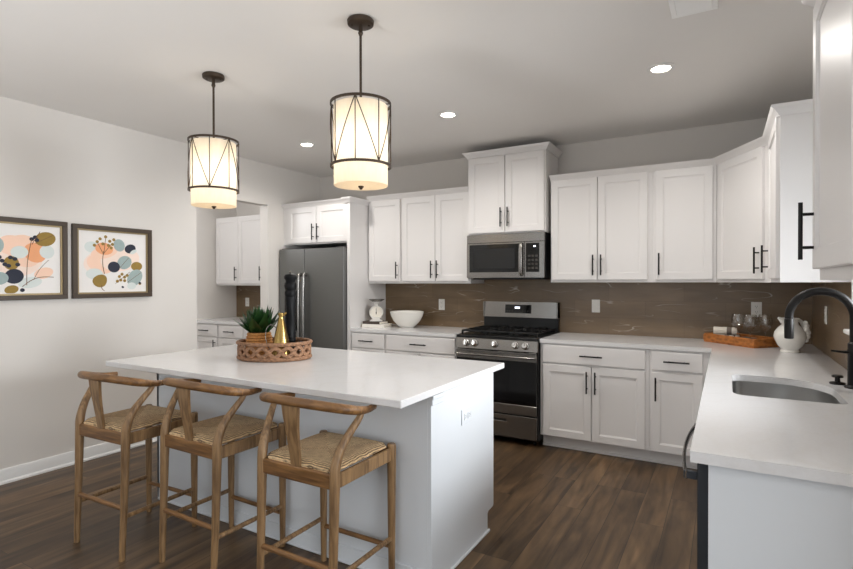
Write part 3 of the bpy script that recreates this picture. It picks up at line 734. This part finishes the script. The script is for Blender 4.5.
# refrigerator
FX0, FX1, FY, FZ = -4.318, -3.406, 4.245, 1.752
fr = thing('refrigerator', 'dark stainless side-by-side refrigerator in the white surround', 'refrigerator', (-3.86, 4.5, 0))
fs = frame((FX0, FY, 0), BX); FW = FX1-FX0; SP = .372
fb('body', .012, FW-.012, .02, 1.735, -.63, -.004, blackpl_m, fr, .004, 'dark grey case', fs)
d1 = fb('freezer_door', 0, SP-.003, .06, FZ, -.003, .055, dsteel_m, fr, .004, None, fs)
d2 = fb('door', SP+.003, FW, .06, FZ, -.003, .055, dsteel_m, fr, .004, None, fs)
for d, a, lb in ((d1, SP-.035, 'bar handle'), (d2, SP+.035, 'bar handle')):
    bm = NB(); pts = catmull([(a, .62, .055), (a, .625, .085), (a, .66, .100), (a, 1.05, .106), (a, 1.43, .100), (a, 1.465, .085), (a, 1.47, .055)], 6)
    tube(bm, pts, .0150, 12, flat=(1.3, .85), M=fs); part('handle', bm, steel_m, d)
dp = fb('dispenser', .085, .265, .86, 1.30, .0552, .060, blackgl_m, d1, .002, 'black water dispenser', fs)
fb('dispenser_tray', .10, .25, .88, .90, .0602, .085, slot_m, d1, .002, None, fs)
for a in (.06, FW-.06): fb('hinge_cover', a-.05, a+.05, 1.736, 1.762, -.10, .03, navy_m, fr, .006, None, fs)
fb('toe_grille', .02, FW-.02, .0, .055, -.60, -.01, navy_m, fr, .003, None, fs)

# ------------------------------------------------------------------ pendants, cans, vent
def pendant(label, x, y, phase):
    root = thing('pendant_light', label, 'pendant lamp', (x, y, ZC), 0, 'pendant lights over the island')
    bm = NB(); lathe(bm, [(0, ZC-.0005), (.062, ZC-.0005), (.066, ZC-.006), (.064, ZC-.022), (.058, ZC-.026), (0, ZC-.026)], (x, y, 0), 28)
    for a in (.6, .6+PI): lathe(bm, [(0, -.030), (.006, -.030), (.006, -.026)], (x+.042*math.cos(a), y+.042*math.sin(a), ZC), 8)
    cylb = part('canopy', bm, bronze_m, root)
    bm = NB(); cyl(bm, (x, y, ZC-.026), (x, y, ZC-.06), .010, seg=10); tube(bm, [(x, y, ZC-.052), (x, y, ZC-.064), (x, y, ZC-.076)], [.008, .013, .008], 10); cyl(bm, (x, y, ZC-.07), (x, y, 2.285), .0065, seg=10); part('rod', bm, bronze_m, root)
    r1, zt, zb, rs_ = .147, 2.268, 1.964, .132
    bm = NB()
    for z in (zt, zb):
        prof = [(r1-.004, z-.006), (r1+.003, z-.006), (r1+.003, z+.006), (r1-.004, z+.006), (r1-.004, z-.006)]
        lathe(bm, prof, (x, y, 0), 48)
    A = [(phase+k*PI/4) for k in range(8)]
    for k in range(8):
        a, b = A[k], A[k]+PI/4
        P = lambda t, z: (x+r1*math.cos(t), y+r1*math.sin(t), z)
        cyl(bm, P(a, zb), P(a, zt), .0028, seg=6)
        za, zb_ = (zt, zb) if k % 2 == 0 else (zb, zt)
        n_ = 6; tube(bm, [P(a+(b-a)*i/n_, za+(zb_-za)*i/n_) for i in range(n_+1)], .0026, 6)
        if k % 2 == 0: cyl(bm, P(a, zt), (x, y, zt), .0028, seg=6)
        else: cyl(bm, P(a, zb), (x+rs_*math.cos(a), y+rs_*math.sin(a), zb), .0028, seg=6)
    part('wire_cage', bm, bronze_m, root, 'bronze wire cage')
    bm = NB(); lathe(bm, [(rs_, zt-.01), (rs_, 1.871)], (x, y, 0), 48); part('lamp_shade', bm, shade_m, root, 'glowing linen drum shade')
    bm = NB(); lathe(bm, [(.008, 1.868), (rs_-.0015, 1.868), (rs_-.0015, 1.8705), (.008, 1.8705), (.008, 1.868)], (x, y, 0), 48); part('diffuser', bm, shade_m, root)
    bm = NB(); lathe(bm, [(0, 1.849), (.006, 1.851), (.009, 1.857), (.014, 1.862), (.014, 1.867), (0, 1.8675)], (x, y, 0), 16); part('finial', bm, bronze_m, root)
    bm = NB(); cyl(bm, (x, y, 2.285), (x, y, 2.20), .018, seg=12); part('socket', bm, bronze_m, root)
    bm = NB(); lathe(bm, [(0, 2.10), (.018, 2.107), (.028, 2.13), (.026, 2.155), (.014, 2.185), (.013, 2.20)], (x, y, 0), 16); part('bulb', bm, bulb_m, root)
    d = bpy.data.lights.new('pendant_glow', 'POINT'); d.energy = 1.0; d.color = (1, .91, .78); d.shadow_soft_size = .05
    o = bpy.data.objects.new('pendant_glow', d); COL.objects.link(o); o.parent = root; o.location = (0, 0, 2.06-ZC)
pendant('drum pendant lamp in a bronze wire cage, farther left over the island', -2.762, 2.137, math.radians(-2))
pendant('drum pendant lamp in a bronze wire cage, nearer and right over the island', -1.558, 2.053, math.radians(-63))
for x, y, lb, vis in ((-3.394, 3.646, 'round recessed ceiling light in front of the refrigerator cabinet', 1), (-1.852, 3.54, 'round recessed ceiling light in front of the microwave cabinet', 1), (-.342, 3.417, 'round recessed ceiling light nearest the sink corner', 1),
                      (-3.3, .9, None, 0), (-1.5, .4, None, 0)):
    if vis:
        root = thing('recessed_light', lb, 'ceiling light', (x, y, ZC), 0, 'recessed ceiling lights')
        bm = NB(); lathe(bm, [(.052, -.001), (.078, -.0005), (.080, -.004), (.055, -.010), (.052, -.001)], (x, y, ZC), 32); part('trim_ring', bm, trim_m, root)
        bm = NB(); lathe(bm, [(0, -.004), (.0515, -.004), (.0515, -.001), (0, -.001)], (x, y, ZC), 24); part('lens', bm, canlens_m, root)
    d = bpy.data.lights.new('recessed_beam', 'SPOT'); d.energy = 35 if vis else 6; d.color = (1, .965, .92); d.spot_size = math.radians(167); d.spot_blend = .7; d.shadow_soft_size = .05
    o = bpy.data.objects.new('recessed_beam', d); COL.objects.link(o)
    if vis: o.parent = root; o.location = (0, 0, -.02)
    else: o.location = (x, y, ZC-.02)
root = thing('ceiling_vent', 'white louvred air vent in the ceiling at the top edge', 'vent', (-.13, 2.62, ZC))
bm = NB(); vx0, vx1, vy0, vy1 = -.231, -.035, 2.44, 2.79
for a in ((vx0, vx1, vy0, vy0+.025), (vx0, vx1, vy1-.025, vy1), (vx0, vx0+.025, vy0+.025, vy1-.025), (vx1-.025, vx1, vy0+.025, vy1-.025)): box(bm, *a, ZC-.012, ZC-.0005, .003)
part('frame', bm, vent_m, root)
bm = NB()
for i in range(12):
    y = vy0+.035+i*.0255; box(bm, vx0+.025, vx1-.025, -.010, .010, -.001, .001, M=Matrix.Translation((0, y, ZC-.009)) @ Matrix.Rotation(-.35, 4, 'X'))
part('louvres', bm, vent_m, root)
# ------------------------------------------------------------------ framed prints
def leaf_poly(cx, cy, rx, ry, rot, n=20, point=.0):
    out = []
    for k in range(n):
        a = 2*PI*k/n; x = rx*math.cos(a); y = ry*math.sin(a)
        y *= 1-point*math.cos(a)*.5; c, s = math.cos(rot), math.sin(rot); out.append((cx+x*c-y*s, cy+x*s+y*c))
    return out
ART = [mat('art_peach', (246, 208, 184), .8, var=.06), mat('art_pale', (214, 220, 216), .8, var=.06), mat('art_sage', (160, 176, 174), .8, var=.12, scale=30), mat('art_navy', (44, 48, 62), .8, var=.2, scale=30),
       mat('art_ochre', (150, 122, 58), .8, var=.15, scale=30), mat('art_orange', (238, 168, 122), .8, var=.1), mat('art_stem', (120, 84, 60), .8, var=.1), mat('art_blush', (244, 222, 208), .8, var=.04)]
def print_frame(label, y0, y1, z0, z1, shapes, stems):
    root = thing('framed_print', label, 'picture', (XW, (y0+y1)/2, z0)); w, h = y1-y0, z1-z0
    M = frame((XW, y0, z0), (0, 1, 0)); fw = .034
    bm = NB()
    for a in ((0, w, 0, fw), (0, w, h-fw, h), (0, fw, fw, h-fw), (w-fw, w, fw, h-fw)): box(bm, *a, .0005, .030, .002, M=M)
    part('frame', bm, framew_m, root)
    bm = NB(); f2 = fw+.012
    for a in ((fw, w-fw, fw, f2), (fw, w-fw, h-f2, h-fw), (fw, f2, f2, h-f2), (w-f2, w-fw, f2, h-f2)): box(bm, *a, .0005, .020, M=M)
    part('fillet', bm, fillet_m, root)
    bm = NB(); box(bm, f2, w-f2, f2, h-f2, .0005, .010, M=M); pr = part('paper', bm, canprint_m, root)
    bm = NB(); iw, ih = w-2*f2, h-2*f2; zz = .0103
    def poly(pts, mi):
        nonlocal zz
        clip = [(min(max(x, .005), .995), min(max(y, .005), .995)) for x, y in pts]
        vs = [bm.verts.new(M @ Vector((f2+x*iw, f2+y*ih, zz))) for x, y in clip]; f = bm.faces.new(vs); f.material_index = mi; zz += .00004
    for s in shapes: poly(leaf_poly(*s[1:]), s[0])
    for (xa, ya, xb, yb, bend, t) in stems:
        n_ = 8; L1, L2 = [], []
        dx, dy = xb-xa, yb-ya; l = math.hypot(dx, dy); nx, ny = -dy/l, dx/l
        for i in range(n_+1):
            u = i/n_; o = bend*math.sin(PI*u); x, y = xa+dx*u+nx*o, ya+dy*u+ny*o
            L1.append((x+nx*t, y+ny*t)); L2.append((x-nx*t, y-ny*t))
        poly(L1+L2[::-1], 6)
    part('leaf_artwork', bm, ART, pr, 'peach, sage, ochre and navy leaves')
sh2 = [(7, .30, .50, .24, .18, .4), (0, .30, .46, .20, .14, -.5), (7, .60, .55, .30, .2, .2), (1, .18, .74, .10, .09, 0), (1, .22, .30, .12, .09, 0),
       (0, .36, .66, .20, .10, .3), (5, .36, .72, .13, .10, -.2), (2, .58, .79, .085, .105, .2), (3, .75, .74, .09, .075, .5), (1, .80, .69, .06, .03, .6),
       (2, .66, .50, .105, .12, -.6), (3, .50, .42, .09, .092, .1), (4, .85, .44, .09, .078, .1), (2, .82, .24, .11, .155, -.5), (4, .30, .19, .11, .10, .9, 20, .35),
       (1, .77, .10, .07, .06, 0)]
for x, y in ((.26, .83), (.30, .88), (.38, .92), (.44, .85), (.48, .80), (.42, .78), (.22, .77), (.50, .88), (.34, .80), (.46, .74), (.58, .26), (.62, .30), (.66, .25), (.60, .20), (.70, .28), (.66, .19), (.55, .18), (.90, .14)): sh2.append((4, x, y, .024, .026, 0, 12))
for x, y in ((.63, .08), (.90, .15)): sh2.append((3, x, y, .018, .022, .6, 10))
print_frame('framed leaf print with a large ochre leaf at lower left, the right one of two', 2.078, 2.708, 1.269, 1.845, sh2,
            [(.36, .30, .35, .68, .02, .005), (.35, .62, .26, .82, .0, .004), (.35, .62, .38, .90, .0, .004), (.35, .64, .46, .80, .0, .004), (.36, .02, .32, .12, .02, .005), (.70, .16, .93, .34, .0, .003), (.52, .14, .74, .34, .0, .003), (.58, .40, .72, .58, .0, .003)])
sh1 = [(7, .50, .55, .30, .30, .2), (0, .58, .62, .20, .24, .3), (0, .42, .70, .14, .14, .0), (5, .70, .60, .13, .15, .5), (1, .52, .60, .10, .09, .2), (0, .80, .30, .12, .08, .4), (1, .84, .62, .09, .10, 0),
       (1, .64, .16, .14, .08, .2), (2, .25, .68, .10, .13, -.2), (4, .82, .81, .13, .105, .35), (4, .43, .44, .085, .10, 0), (3, .46, .25, .11, .105, .7), (4, .43, .06, .08, .06, .3), (4, .14, .30, .12, .10, .2), (3, .12, .50, .10, .09, .2), (2, .30, .22, .10, .09, .3)]
for x, y in ((.30, .52), (.36, .42), (.42, .52), (.47, .50), (.50, .42), (.33, .47), (.40, .40), (.66, .80), (.70, .83), (.72, .79), (.55, .05)): sh1.append((3, x, y, .028, .028, 0, 12))
print_frame('framed leaf print with an ochre leaf at upper right, cut by the left edge', 1.413, 2.043, 1.269, 1.850, sh1,
            [(.60, .12, .66, .80, .02, .004), (.55, .10, .92, .24, .06, .005), (.68, .20, .86, .50, .02, .003), (.66, .72, .76, .92, .0, .004), (.70, .74, .92, .88, .0, .003)])

# ------------------------------------------------------------------ island tray and its contents
def ell(a, rx, ry, c, z, rot=0):
    x, y = rx*math.cos(a), ry*math.sin(a); return (c[0]+x*math.cos(rot)-y*math.sin(rot), c[1]+x*math.sin(rot)+y*math.cos(rot), z)
TC = (-2.467, 2.352); TR = math.radians(22)
bk_ = thing('oval_basket_tray', 'oval open-weave rattan tray holding a plant on the island', 'tray', (TC[0], TC[1], ZT))
bm = NB(); prism(bm, [ell(2*PI*k/40, .214, .168, TC, 0, TR)[:2] for k in range(40)], ZT+.0005, ZT+.010); part('base', bm, wick_m, bk_)
bm = NB()
tube(bm, [ell(2*PI*k/48, .224, .178, TC, ZT+.0135, TR) for k in range(48)], .0128, 10, closed=True); part('bottom_rim', bm, wick_m, bk_)
bm = NB(); tube(bm, [ell(2*PI*k/48, .228, .182, TC, ZT+.104, TR) for k in range(48)], .0115, 10, closed=True); part('top_rim', bm, wick_m, bk_)
for ph in (0, PI):
    bm = NB()
    for off_, am in ((.0, .027),):
        tube(bm, [ell(2*PI*k/160, .225, .179, TC, ZT+.057+off_+am*math.sin(9*2*PI*k/160+ph), TR) for k in range(160)], .0125, 8, closed=True, flat=(.55, 1))
    part('weave', bm, wick_m, bk_)
# succulent
def on_tray(u, dep):   # a spot at depth dep along the camera's direction through column u
    r = (u-426.5)/FPX; p = F*dep + R*(r*dep); return (p.x, p.y)
px_, py_ = on_tray(259, 3.32); ZB = ZT+.0105
pl = thing('potted_succulent', 'dark green spiky succulent in a woven pot on the rattan tray', 'plant', (px_, py_, ZB))
PH = .150
bm = NB(); prof = [(0, 0), (.066, 0)]
for i in range(8): prof += [(.070+.010*math.sin(i/7*PI*.95), .006+i*.0178), (.076+.010*math.sin(i/7*PI*.95), .015+i*.0178)]
prof += [(.068, PH), (.058, PH-.002), (.058, PH-.02), (0, PH-.02)]
lathe(bm, prof, (px_, py_, ZB), 28); pt = part('pot', bm, pot_m, pl)
bm = NB(); lathe(bm, [(0, PH-.012), (.057, PH-.012), (.057, PH-.0195), (0, PH-.0195)], (px_, py_, ZB), 20); part('soil', bm, soil_m, pl)
bm = NB(); random.seed(11)
for k in range(34):
    ring = k/34; a = k*2.39996; tilt = math.radians(80-62*ring**1.0) if k > 6 else math.radians(82); tilt = math.radians(32+54*(1-ring)**.8); ln = .160+.035*ring+random.uniform(-.015, .02); wd = .032+.008*random.random()
    d = Vector((math.cos(a)*math.cos(tilt), math.sin(a)*math.cos(tilt), math.sin(tilt))); side = Vector((-math.sin(a), math.cos(a), 0)); up = d.cross(side)*-1
    up = side.cross(d); b0 = Vector((px_, py_, ZB+PH-.012)) + Vector((math.cos(a), math.sin(a), 0))*.014
    prev = None; n_ = 7
    for i in range(n_+1):
        t = i/n_; w = wd*(math.sin(PI*min(1, t*.62+.28))**1.0)*(1-t**3)+.0004; c = b0+d*ln*t+Vector((0, 0, -.020*ring*t*t+.012*t*t))
        th_ = .006*(1-t)+.0005
        cur = [bm.verts.new(c-side*w+up*w*.35), bm.verts.new(c-up*th_), bm.verts.new(c+side*w+up*w*.35), bm.verts.new(c+up*th_*.3)]
        if prev:
            for j in range(4): bm.faces.new((prev[j], prev[(j+1) % 4], cur[(j+1) % 4], cur[j]))
        else: bm.faces.new(cur[::-1])
        prev = cur
    bm.faces.new(prev)
part('foliage', bm, leaf_m, pl, 'pointed dark green leaves', ang=60)
# brass can
gx, gy = on_tray(281, 3.21)
gc = thing('oil_can', 'shiny brass conical oil can with a loop handle on the tray', 'oil can', (gx, gy, ZB))
GS = Matrix.Translation((gx, gy, ZB)) @ Matrix.Diagonal((1.02, 1.02, 1.25, 1)) @ Matrix.Translation((-gx, -gy, -ZB))
bm = NB(); lathe(bm, [(0, 0), (.060, 0), (.063, .004), (.062, .012), (.052, .06), (.032, .14), (.018, .19), (.014, .203), (.015, .208), (.019, .216), (.018, .222), (.012, .224), (.009, .218), (0, .216)], (gx, gy, ZB), 32, M=GS); part('body', bm, gold_m, gc)
bm = NB(); q = Vector((-R.x, -R.y, 0)); P0 = Vector((gx, gy, ZB))
tube(bm, catmull([P0+q*.030+Vector((0, 0, .15)), P0+q*.060+Vector((0, 0, .165)), P0+q*.088+Vector((0, 0, .145)), P0+q*.094+Vector((0, 0, .10)), P0+q*.080+Vector((0, 0, .055)), P0+q*.052+Vector((0, 0, .035))], 6), .0024, 8, M=GS); part('handle', bm, steel_m, gc, 'thin wire handle')
bm = NB(); tube(bm, [P0-q*.016+Vector((0, 0, .213)), P0-q*.026+Vector((0, 0, .220)), P0-q*.034+Vector((0, 0, .222))], [.008, .006, .005], 10, M=GS); part('spout', bm, gold_m, gc)
# pepper mill
mx_, my_ = on_tray(290.5, 3.38)
PS = Matrix.Translation((mx_, my_, ZB)) @ Matrix.Diagonal((1.1, 1.1, 1.12, 1)) @ Matrix.Translation((-mx_, -my_, -ZB))
pm = thing('pepper_mill', 'tall black turned pepper mill standing in the rattan tray', 'pepper mill', (mx_, my_, ZB))
prof = [(0, 0), (.036, 0), (.036, .02), (.033, .03), (.036, .04)]
for i in range(13): z = .05+i*.021; prof += [(.030-.004*math.sin(i/12*PI), z), (.033-.004*math.sin(i/12*PI), z+.010)]
prof += [(.031, .325), (.030, .335)]
bm = NB(); lathe(bm, prof, (mx_, my_, ZB), 28, M=PS, rfun=lambda a, z: 1+.05*math.sin(3*a+z*40)); part('body', bm, mill_m, pm)
bm = NB(); lathe(bm, [(.030, .336), (.034, .345), (.035, .36), (.030, .372), (.034, .382), (.037, .397), (.035, .412), (.028, .420), (.030, .430), (.037, .440), (.038, .452), (.030, .463), (.014, .468), (0, .469)], (mx_, my_, ZB), 28, M=PS); part('head', bm, mill_m, pm)
bm = NB(); lathe(bm, [(0, .4695), (.006, .470), (.008, .476), (.005, .484), (0, .486)], (mx_, my_, ZB), 12, M=PS); part('finial', bm, steel_m, pm)

# ------------------------------------------------------------------ left counter: books, scale, bowl
def book(label, c, w, d, h, z, rot, cm):
    root = thing('book', label, 'book', (c[0], c[1], z), rot, None)
    bm = NB(); t = .003
    box(bm, -w/2, w/2, -d/2, d/2, 0, t, .001); box(bm, -w/2, w/2, -d/2, d/2, h-t, h, .001); box(bm, -w/2, w/2, -d/2, -d/2+t, t, h-t); part('cover', bm, cm, root, local=True)
    bm = NB(); box(bm, -w/2+.004, w/2-.004, -d/2+.0032, d/2-.004, t+.0002, h-t-.0002); part('pages', bm, paper_m, root, local=True)
BC = (-3.205, 4.50)
book('white book lying flat under the dark book, beside the bowl', BC, .26, .19, .034, ZT+.0004, math.radians(5), bookw_m)
book('dark brown book lying on the white book under the kitchen scale', (BC[0]-.022, BC[1]), .21, .17, .028, ZT+.0350, math.radians(2), bookd_m)
SZ = ZT+.0636; sx, sy = -3.212, 4.50
sc = thing('kitchen_scale', 'white vintage kitchen scale with round dial on the stacked books', 'scale', (sx, sy, SZ))
bm = NB(); fx = Vector((-.55, -.83, 0)).normalized()        # dial looks at the room
fx = Vector((.45, -.89, 0)).normalized(); ux_ = Vector((-fx.y, fx.x, 0)); Ms = frame((sx, sy, SZ), ux_)
prism(bm, [(-.068, 0), (.068, 0), (.068, .008), (.05, .016), (.030, .040), (-.030, .040), (-.05, .016), (-.068, .008)], -.05, .045, M=Ms); part('foot', bm, ceram_m, sc)
bm = NB(); Md = Ms @ Matrix.Translation((0, .090, 0)); lathe(bm, [(0, -.03), (.068, -.03), (.074, -.024), (.074, .026), (.070, .032), (.066, .030), (.064, .024), (0, .024)], (0, 0, 0), 36, M=Md); part('body', bm, ceram_m, sc)
bm = NB(); lathe(bm, [(0, .0265), (.0635, .0265), (.0635, .0242), (0, .0242)], (0, 0, 0), 32, M=Md); dl = part('dial', bm, paper_m, sc, 'white dial face')
bm = NB()
for k in range(24):
    a = k*PI/12; r0 = .050 if k % 6 == 0 else .055; c_, s_ = math.sin(a), math.cos(a)
    tube(bm, [(r0*c_, r0*s_, .0269), (.060*c_, .060*s_, .0269)], .0006, 4, M=Md)
part('tick_marks', bm, slot_m, dl)
bm = NB(); prism(bm, [(-.004, -.018), (.004, -.018), (.0012, .048), (-.0012, .048)], .0272, .0285, M=Md); lathe(bm, [(0, .0295), (.006, .0295), (.006, .0272)], (0, 0, 0), 12, M=Md); part('needle', bm, black_m, dl)
bm = NB(); box(bm, -.020, .020, .160, .186, -.02, .02, .004, M=Ms)
for s in (-1, 1): tube(bm, [(0, .182, 0), (s*.03, .196, 0), (s*.05, .205, 0)], .004, 8, M=Ms)
part('tray_support', bm, ceram_m, sc)
bm = NB(); Mt = Ms @ Matrix.Translation((0, .203, 0)) @ Matrix.Rotation(-PI/2, 4, 'X')
lathe(bm, [(0, .002), (.05, .004), (.078, .022), (.084, .024), (.083, .028), (.074, .024), (.048, .008), (0, .006)], (0, 0, 0), 36, M=Mt); part('weighing_tray', bm, steel_m, sc, 'shiny steel tray')
bx, by = -2.895, 4.60
bm = NB(); lathe(bm, [(0, 0), (.068, 0), (.070, .006), (.090, .020), (.130, .062), (.156, .110), (.164, .148), (.160, .150), (.150, .112), (.124, .066), (.085, .026), (0, .018)], (bx, by, ZT+.0004), 48, M=Matrix.Translation((bx, by, ZT)) @ Matrix.Diagonal((1.08, 1.08, 1.12, 1)) @ Matrix.Translation((-bx, -by, -ZT)), rfun=lambda a, z: 1+.006*math.sin(5*a)*(z > .14))
solo('bowl', bm, ceram_m, 'large white ceramic bowl on the counter left of the range', 'bowl', (bx, by, ZT))

# ------------------------------------------------------------------ sink corner: wicker tray, glasses, napkins, pitcher
tv = Vector((.334, -.335, 0)).normalized(); tp = Vector((-tv.y, tv.x, 0))
TO = Vector((-.160, 4.700, ZT)); TL, TW = .470, .245
if True:
    Mt = Matrix((tv, tp, Vector((0, 0, 1)))).transposed().to_4x4(); Mt.translation = TO
    wt = thing('wicker_tray', 'orange-brown rectangular wicker tray in the counter corner with glasses on it', 'tray', (TO.x, TO.y, ZT))
    bm = NB(); box(bm, .006, TL-.006, .006, TW-.006, .0004, .010, M=Mt); part('base', bm, wick2_m, wt)
    bm = NB()
    for a in ((0, TL, 0, .014), (0, TL, TW-.014, TW), (0, .014, .014, TW-.014), (TL-.014, TL, .014, TW-.014)): box(bm, *a, .0106, .058, .004, M=Mt)
    part('side_wall', bm, wick2_m, wt)
    bm = NB(); tube(bm, [Mt @ Vector(p+(.0600,)) for p in rrect(.006, TL-.006, .006, TW-.006, (.02,)*4, 4)], .0085, 8, closed=True); part('rim', bm, wick2_m, wt)
    tray_at = lambda a, b, z=.0105: Mt @ Vector((a, b, z))
GP = [(r*1.22, z*1.2) for r, z in [(.0025, .0), (.034, .0), (.035, .003), (.012, .008), (.0042, .016), (.0036, .05), (.0042, .080), (.014, .092), (.030, .108), (.0385, .130), (.0385, .155), (.033, .186), (.0315, .186), (.0370, .155), (.0368, .131), (.028, .110), (.010, .096), (0, .093)]]
g0 = None
for k, (a, b, lb) in enumerate(((.265, .075, 'clear wine glass, leftmost of the three on the wicker tray'), (.360, .085, 'clear wine glass, middle one of the three, in front of the pale outlet'), (.395, .185, 'clear wine glass, rightmost of the three, beside the white pitcher'))):
    p = tray_at(a, b)
    if g0 is None:
        g0 = thing('wine_glass', lb, 'wine glass', p, 0, 'wine glasses on the wicker tray')
        bm = NB(); lathe(bm, [(0, 0)]+GP[1:7]+[(0, .0961)], (0, 0, 0), 28); part('stem', bm, glass_m, g0, local=True)
        bm = NB(); lathe(bm, [(0, .0963), (.005, .0966)]+GP[7:], (0, 0, 0), 28); part('glass_bowl', bm, glass_m, g0, local=True)
        o = g0
    else: o = copy_tree(g0)
    o.location = p; o['label'] = lb
for k, (a, b, z, ln, r) in enumerate(((.115, .085, .0106, .14, .026), (.105, .150, .0106, .14, .026), (.100, .118, .060, .16, .030))):
    p = tray_at(a, b, z); root = thing('rolled_napkin', ('rolled pale linen napkin at the front left of the wicker tray', 'rolled pale linen napkin at the back left of the wicker tray', 'rolled pale linen napkin lying on top of the two others')[k], 'napkin', p, 0, 'rolled napkins on the wicker tray')
    d = (tv*.55+tp*.25); d = Vector((1, -.25+.1*k, 0)).normalized(); bm = NB(); sd = Vector((-d.y, d.x, 0))
    n_ = 14; rings = []
    for i in range(n_+1):
        t = i/n_; c = p + d*(t-.5)*ln + Vector((0, 0, r)); rr = r*(1+.10*math.sin(t*9+k))*(1.0 if .05 < t < .95 else .86)
        rings.append([bm.verts.new(c+(sd*math.cos(2*PI*j/24)+Vector((0, 0, 1))*math.sin(2*PI*j/24))*min(r, rr*(1+.09*math.sin(4*j+k)))) for j in range(24)])
    for A, B in zip(rings, rings[1:]):
        for j in range(24): bm.faces.new((A[j], A[(j+1) % 24], B[(j+1) % 24], B[j]))
    bm.faces.new(rings[0]); bm.faces.new(rings[-1]); part('roll', bm, linen_m, root)
    bm = NB(); prev = []
    tube(bm, [p+d*.012+Vector((0, 0, r)), p+d*.045+Vector((0, 0, r))], r+.0012, 20); part('napkin_band', bm, taupe_m, root, 'taupe band')
p = tray_at(.250, .175)
bm = NB(); box(bm, -.055, .055, -.045, .045, .0, .014, .006, seg=2); box(bm, -.052, .052, -.043, .043, .0142, .028, .006, seg=2); box(bm, -.050, .050, -.041, .041, .0282, .042, .006, seg=2)
bm.transform(Matrix.Translation(p) @ Matrix.Rotation(math.atan2(tv.y, tv.x), 4, 'Z')); solo('folded_cloth', bm, taupe_m, 'folded taupe cloth behind the wine glasses on the wicker tray', 'cloth', p)
# pitcher
cx, cy = .376, 4.275
pit = thing('pitcher', 'bulbous white ceramic pitcher with sculpted handle in the counter corner', 'pitcher', (cx, cy, ZT))
Z0 = ZT+.0004
KS = Matrix.Translation((cx, cy, Z0)) @ Matrix.Diagonal((.87, .87, .97, 1)) @ Matrix.Translation((-cx, -cy, -Z0))
def kpart(n, bm, *a, **k): bm.transform(KS); return part(n, bm, *a, **k)
bm = NB(); lathe(bm, [(0, 0), (.062, 0), (.066, .006), (.060, .016), (.058, .022), (.082, .046), (.102, .085), (.109, .110), (.103, .140), (.080, .170), (.058, .190), (.053, .206), (.058, .226), (.066, .236), (.062, .238), (.050, .226), (.045, .206), (.050, .19), (.07, .165), (.09, .12), (.07, .05), (0, .03)], (cx, cy, Z0), 40); kpart('body', bm, ceram_m, pit)
rv = Vector((R.x, R.y, 0)); c0 = Vector((cx, cy, Z0))
bm = NB(); tube(bm, catmull([c0-rv*.058+Vector((0, 0, .218)), c0-rv*.076+Vector((0, 0, .230)), c0-rv*.092+Vector((0, 0, .240))], 5), [.022, .014, .008], 12); kpart('spout', bm, ceram_m, pit)
bm = NB(); tube(bm, catmull([c0+rv*.060+Vector((0, 0, .222)), c0+rv*.082+Vector((0, 0, .215)), c0+rv*.098+Vector((0, 0, .19)), c0+rv*.112+Vector((0, 0, .155)), c0+rv*.116+Vector((0, 0, .12)), c0+rv*.104+Vector((0, 0, .085))], 6), [.010, .013, .013, .015, .014, .010], 12)
fwd = Vector((-F.x, -F.y, 0))
for t, z, rr in ((.074, .205, .016), (.083, .185, .018), (.082, .160, .020), (.092, .140, .019), (.088, .115, .020), (.080, .092, .017), (.072, .150, .015)):
    c = c0+rv*t*1.0+fwd*.060+Vector((0, 0, z)); bmesh.ops.create_uvsphere(bm, u_segments=12, v_segments=8, radius=rr*1.15, matrix=Matrix.Translation(c))
kpart('handle', bm, ceram_m, pit, 'knobbly sculpted handle')

# faucet
fx_, fy_ = .500, 2.98
fc = thing('faucet', 'matte black gooseneck faucet behind the sink at the right edge', 'faucet', (fx_, fy_, ZT))
bm = NB(); lathe(bm, [(0, .0004), (.036, .0004), (.037, .005), (.030, .010), (.0245, .014), (.0245, .150), (.026, .153), (.026, .172), (.0245, .175), (.0245, .20), (.0185, .206), (0, .206)], (fx_, fy_, ZT), 28); part('base', bm, black_m, fc)
bm = NB(); ra = .121; pts = [(fx_, fy_, ZT+.2065), (fx_, fy_, ZT+.25)]
for k in range(0, 25): a = PI*k/24; pts.append((fx_-ra+ra*math.cos(a), fy_, 1.228+ra*math.sin(a)))
tube(bm, pts+[(fx_-2*ra, fy_, 1.219)], .0178, 16); part('neck', bm, black_m, fc)
bm = NB(); lathe(bm, [(0, 1.124), (.015, 1.124), (.0192, 1.127), (.0192, 1.213), (.0182, 1.2175), (.0, 1.2175)], (fx_-2*ra, fy_, 0), 24); part('spray_head', bm, black_m, fc)
bm = NB(); tube(bm, catmull([(fx_-.024, fy_-.005, 1.075), (fx_-.05, fy_-.012, 1.076), (fx_-.085, fy_-.02, 1.080)], 4), [.009, .007, .006], 10, flat=(1.3, .8)); part('lever', bm, black_m, fc)
bm = NB(); lathe(bm, [(0, .0004), (.030, .0004), (.032, .004), (.028, .009), (.011, .012), (.010, .030), (.022, .032), (.023, .038), (.018, .042), (0, .042)], (.452, 3.060, ZT), 24)
solo('soap_dispenser', bm, black_m, 'small black round fitting on the counter just left of the faucet', 'soap dispenser', (.452, 3.06, ZT))
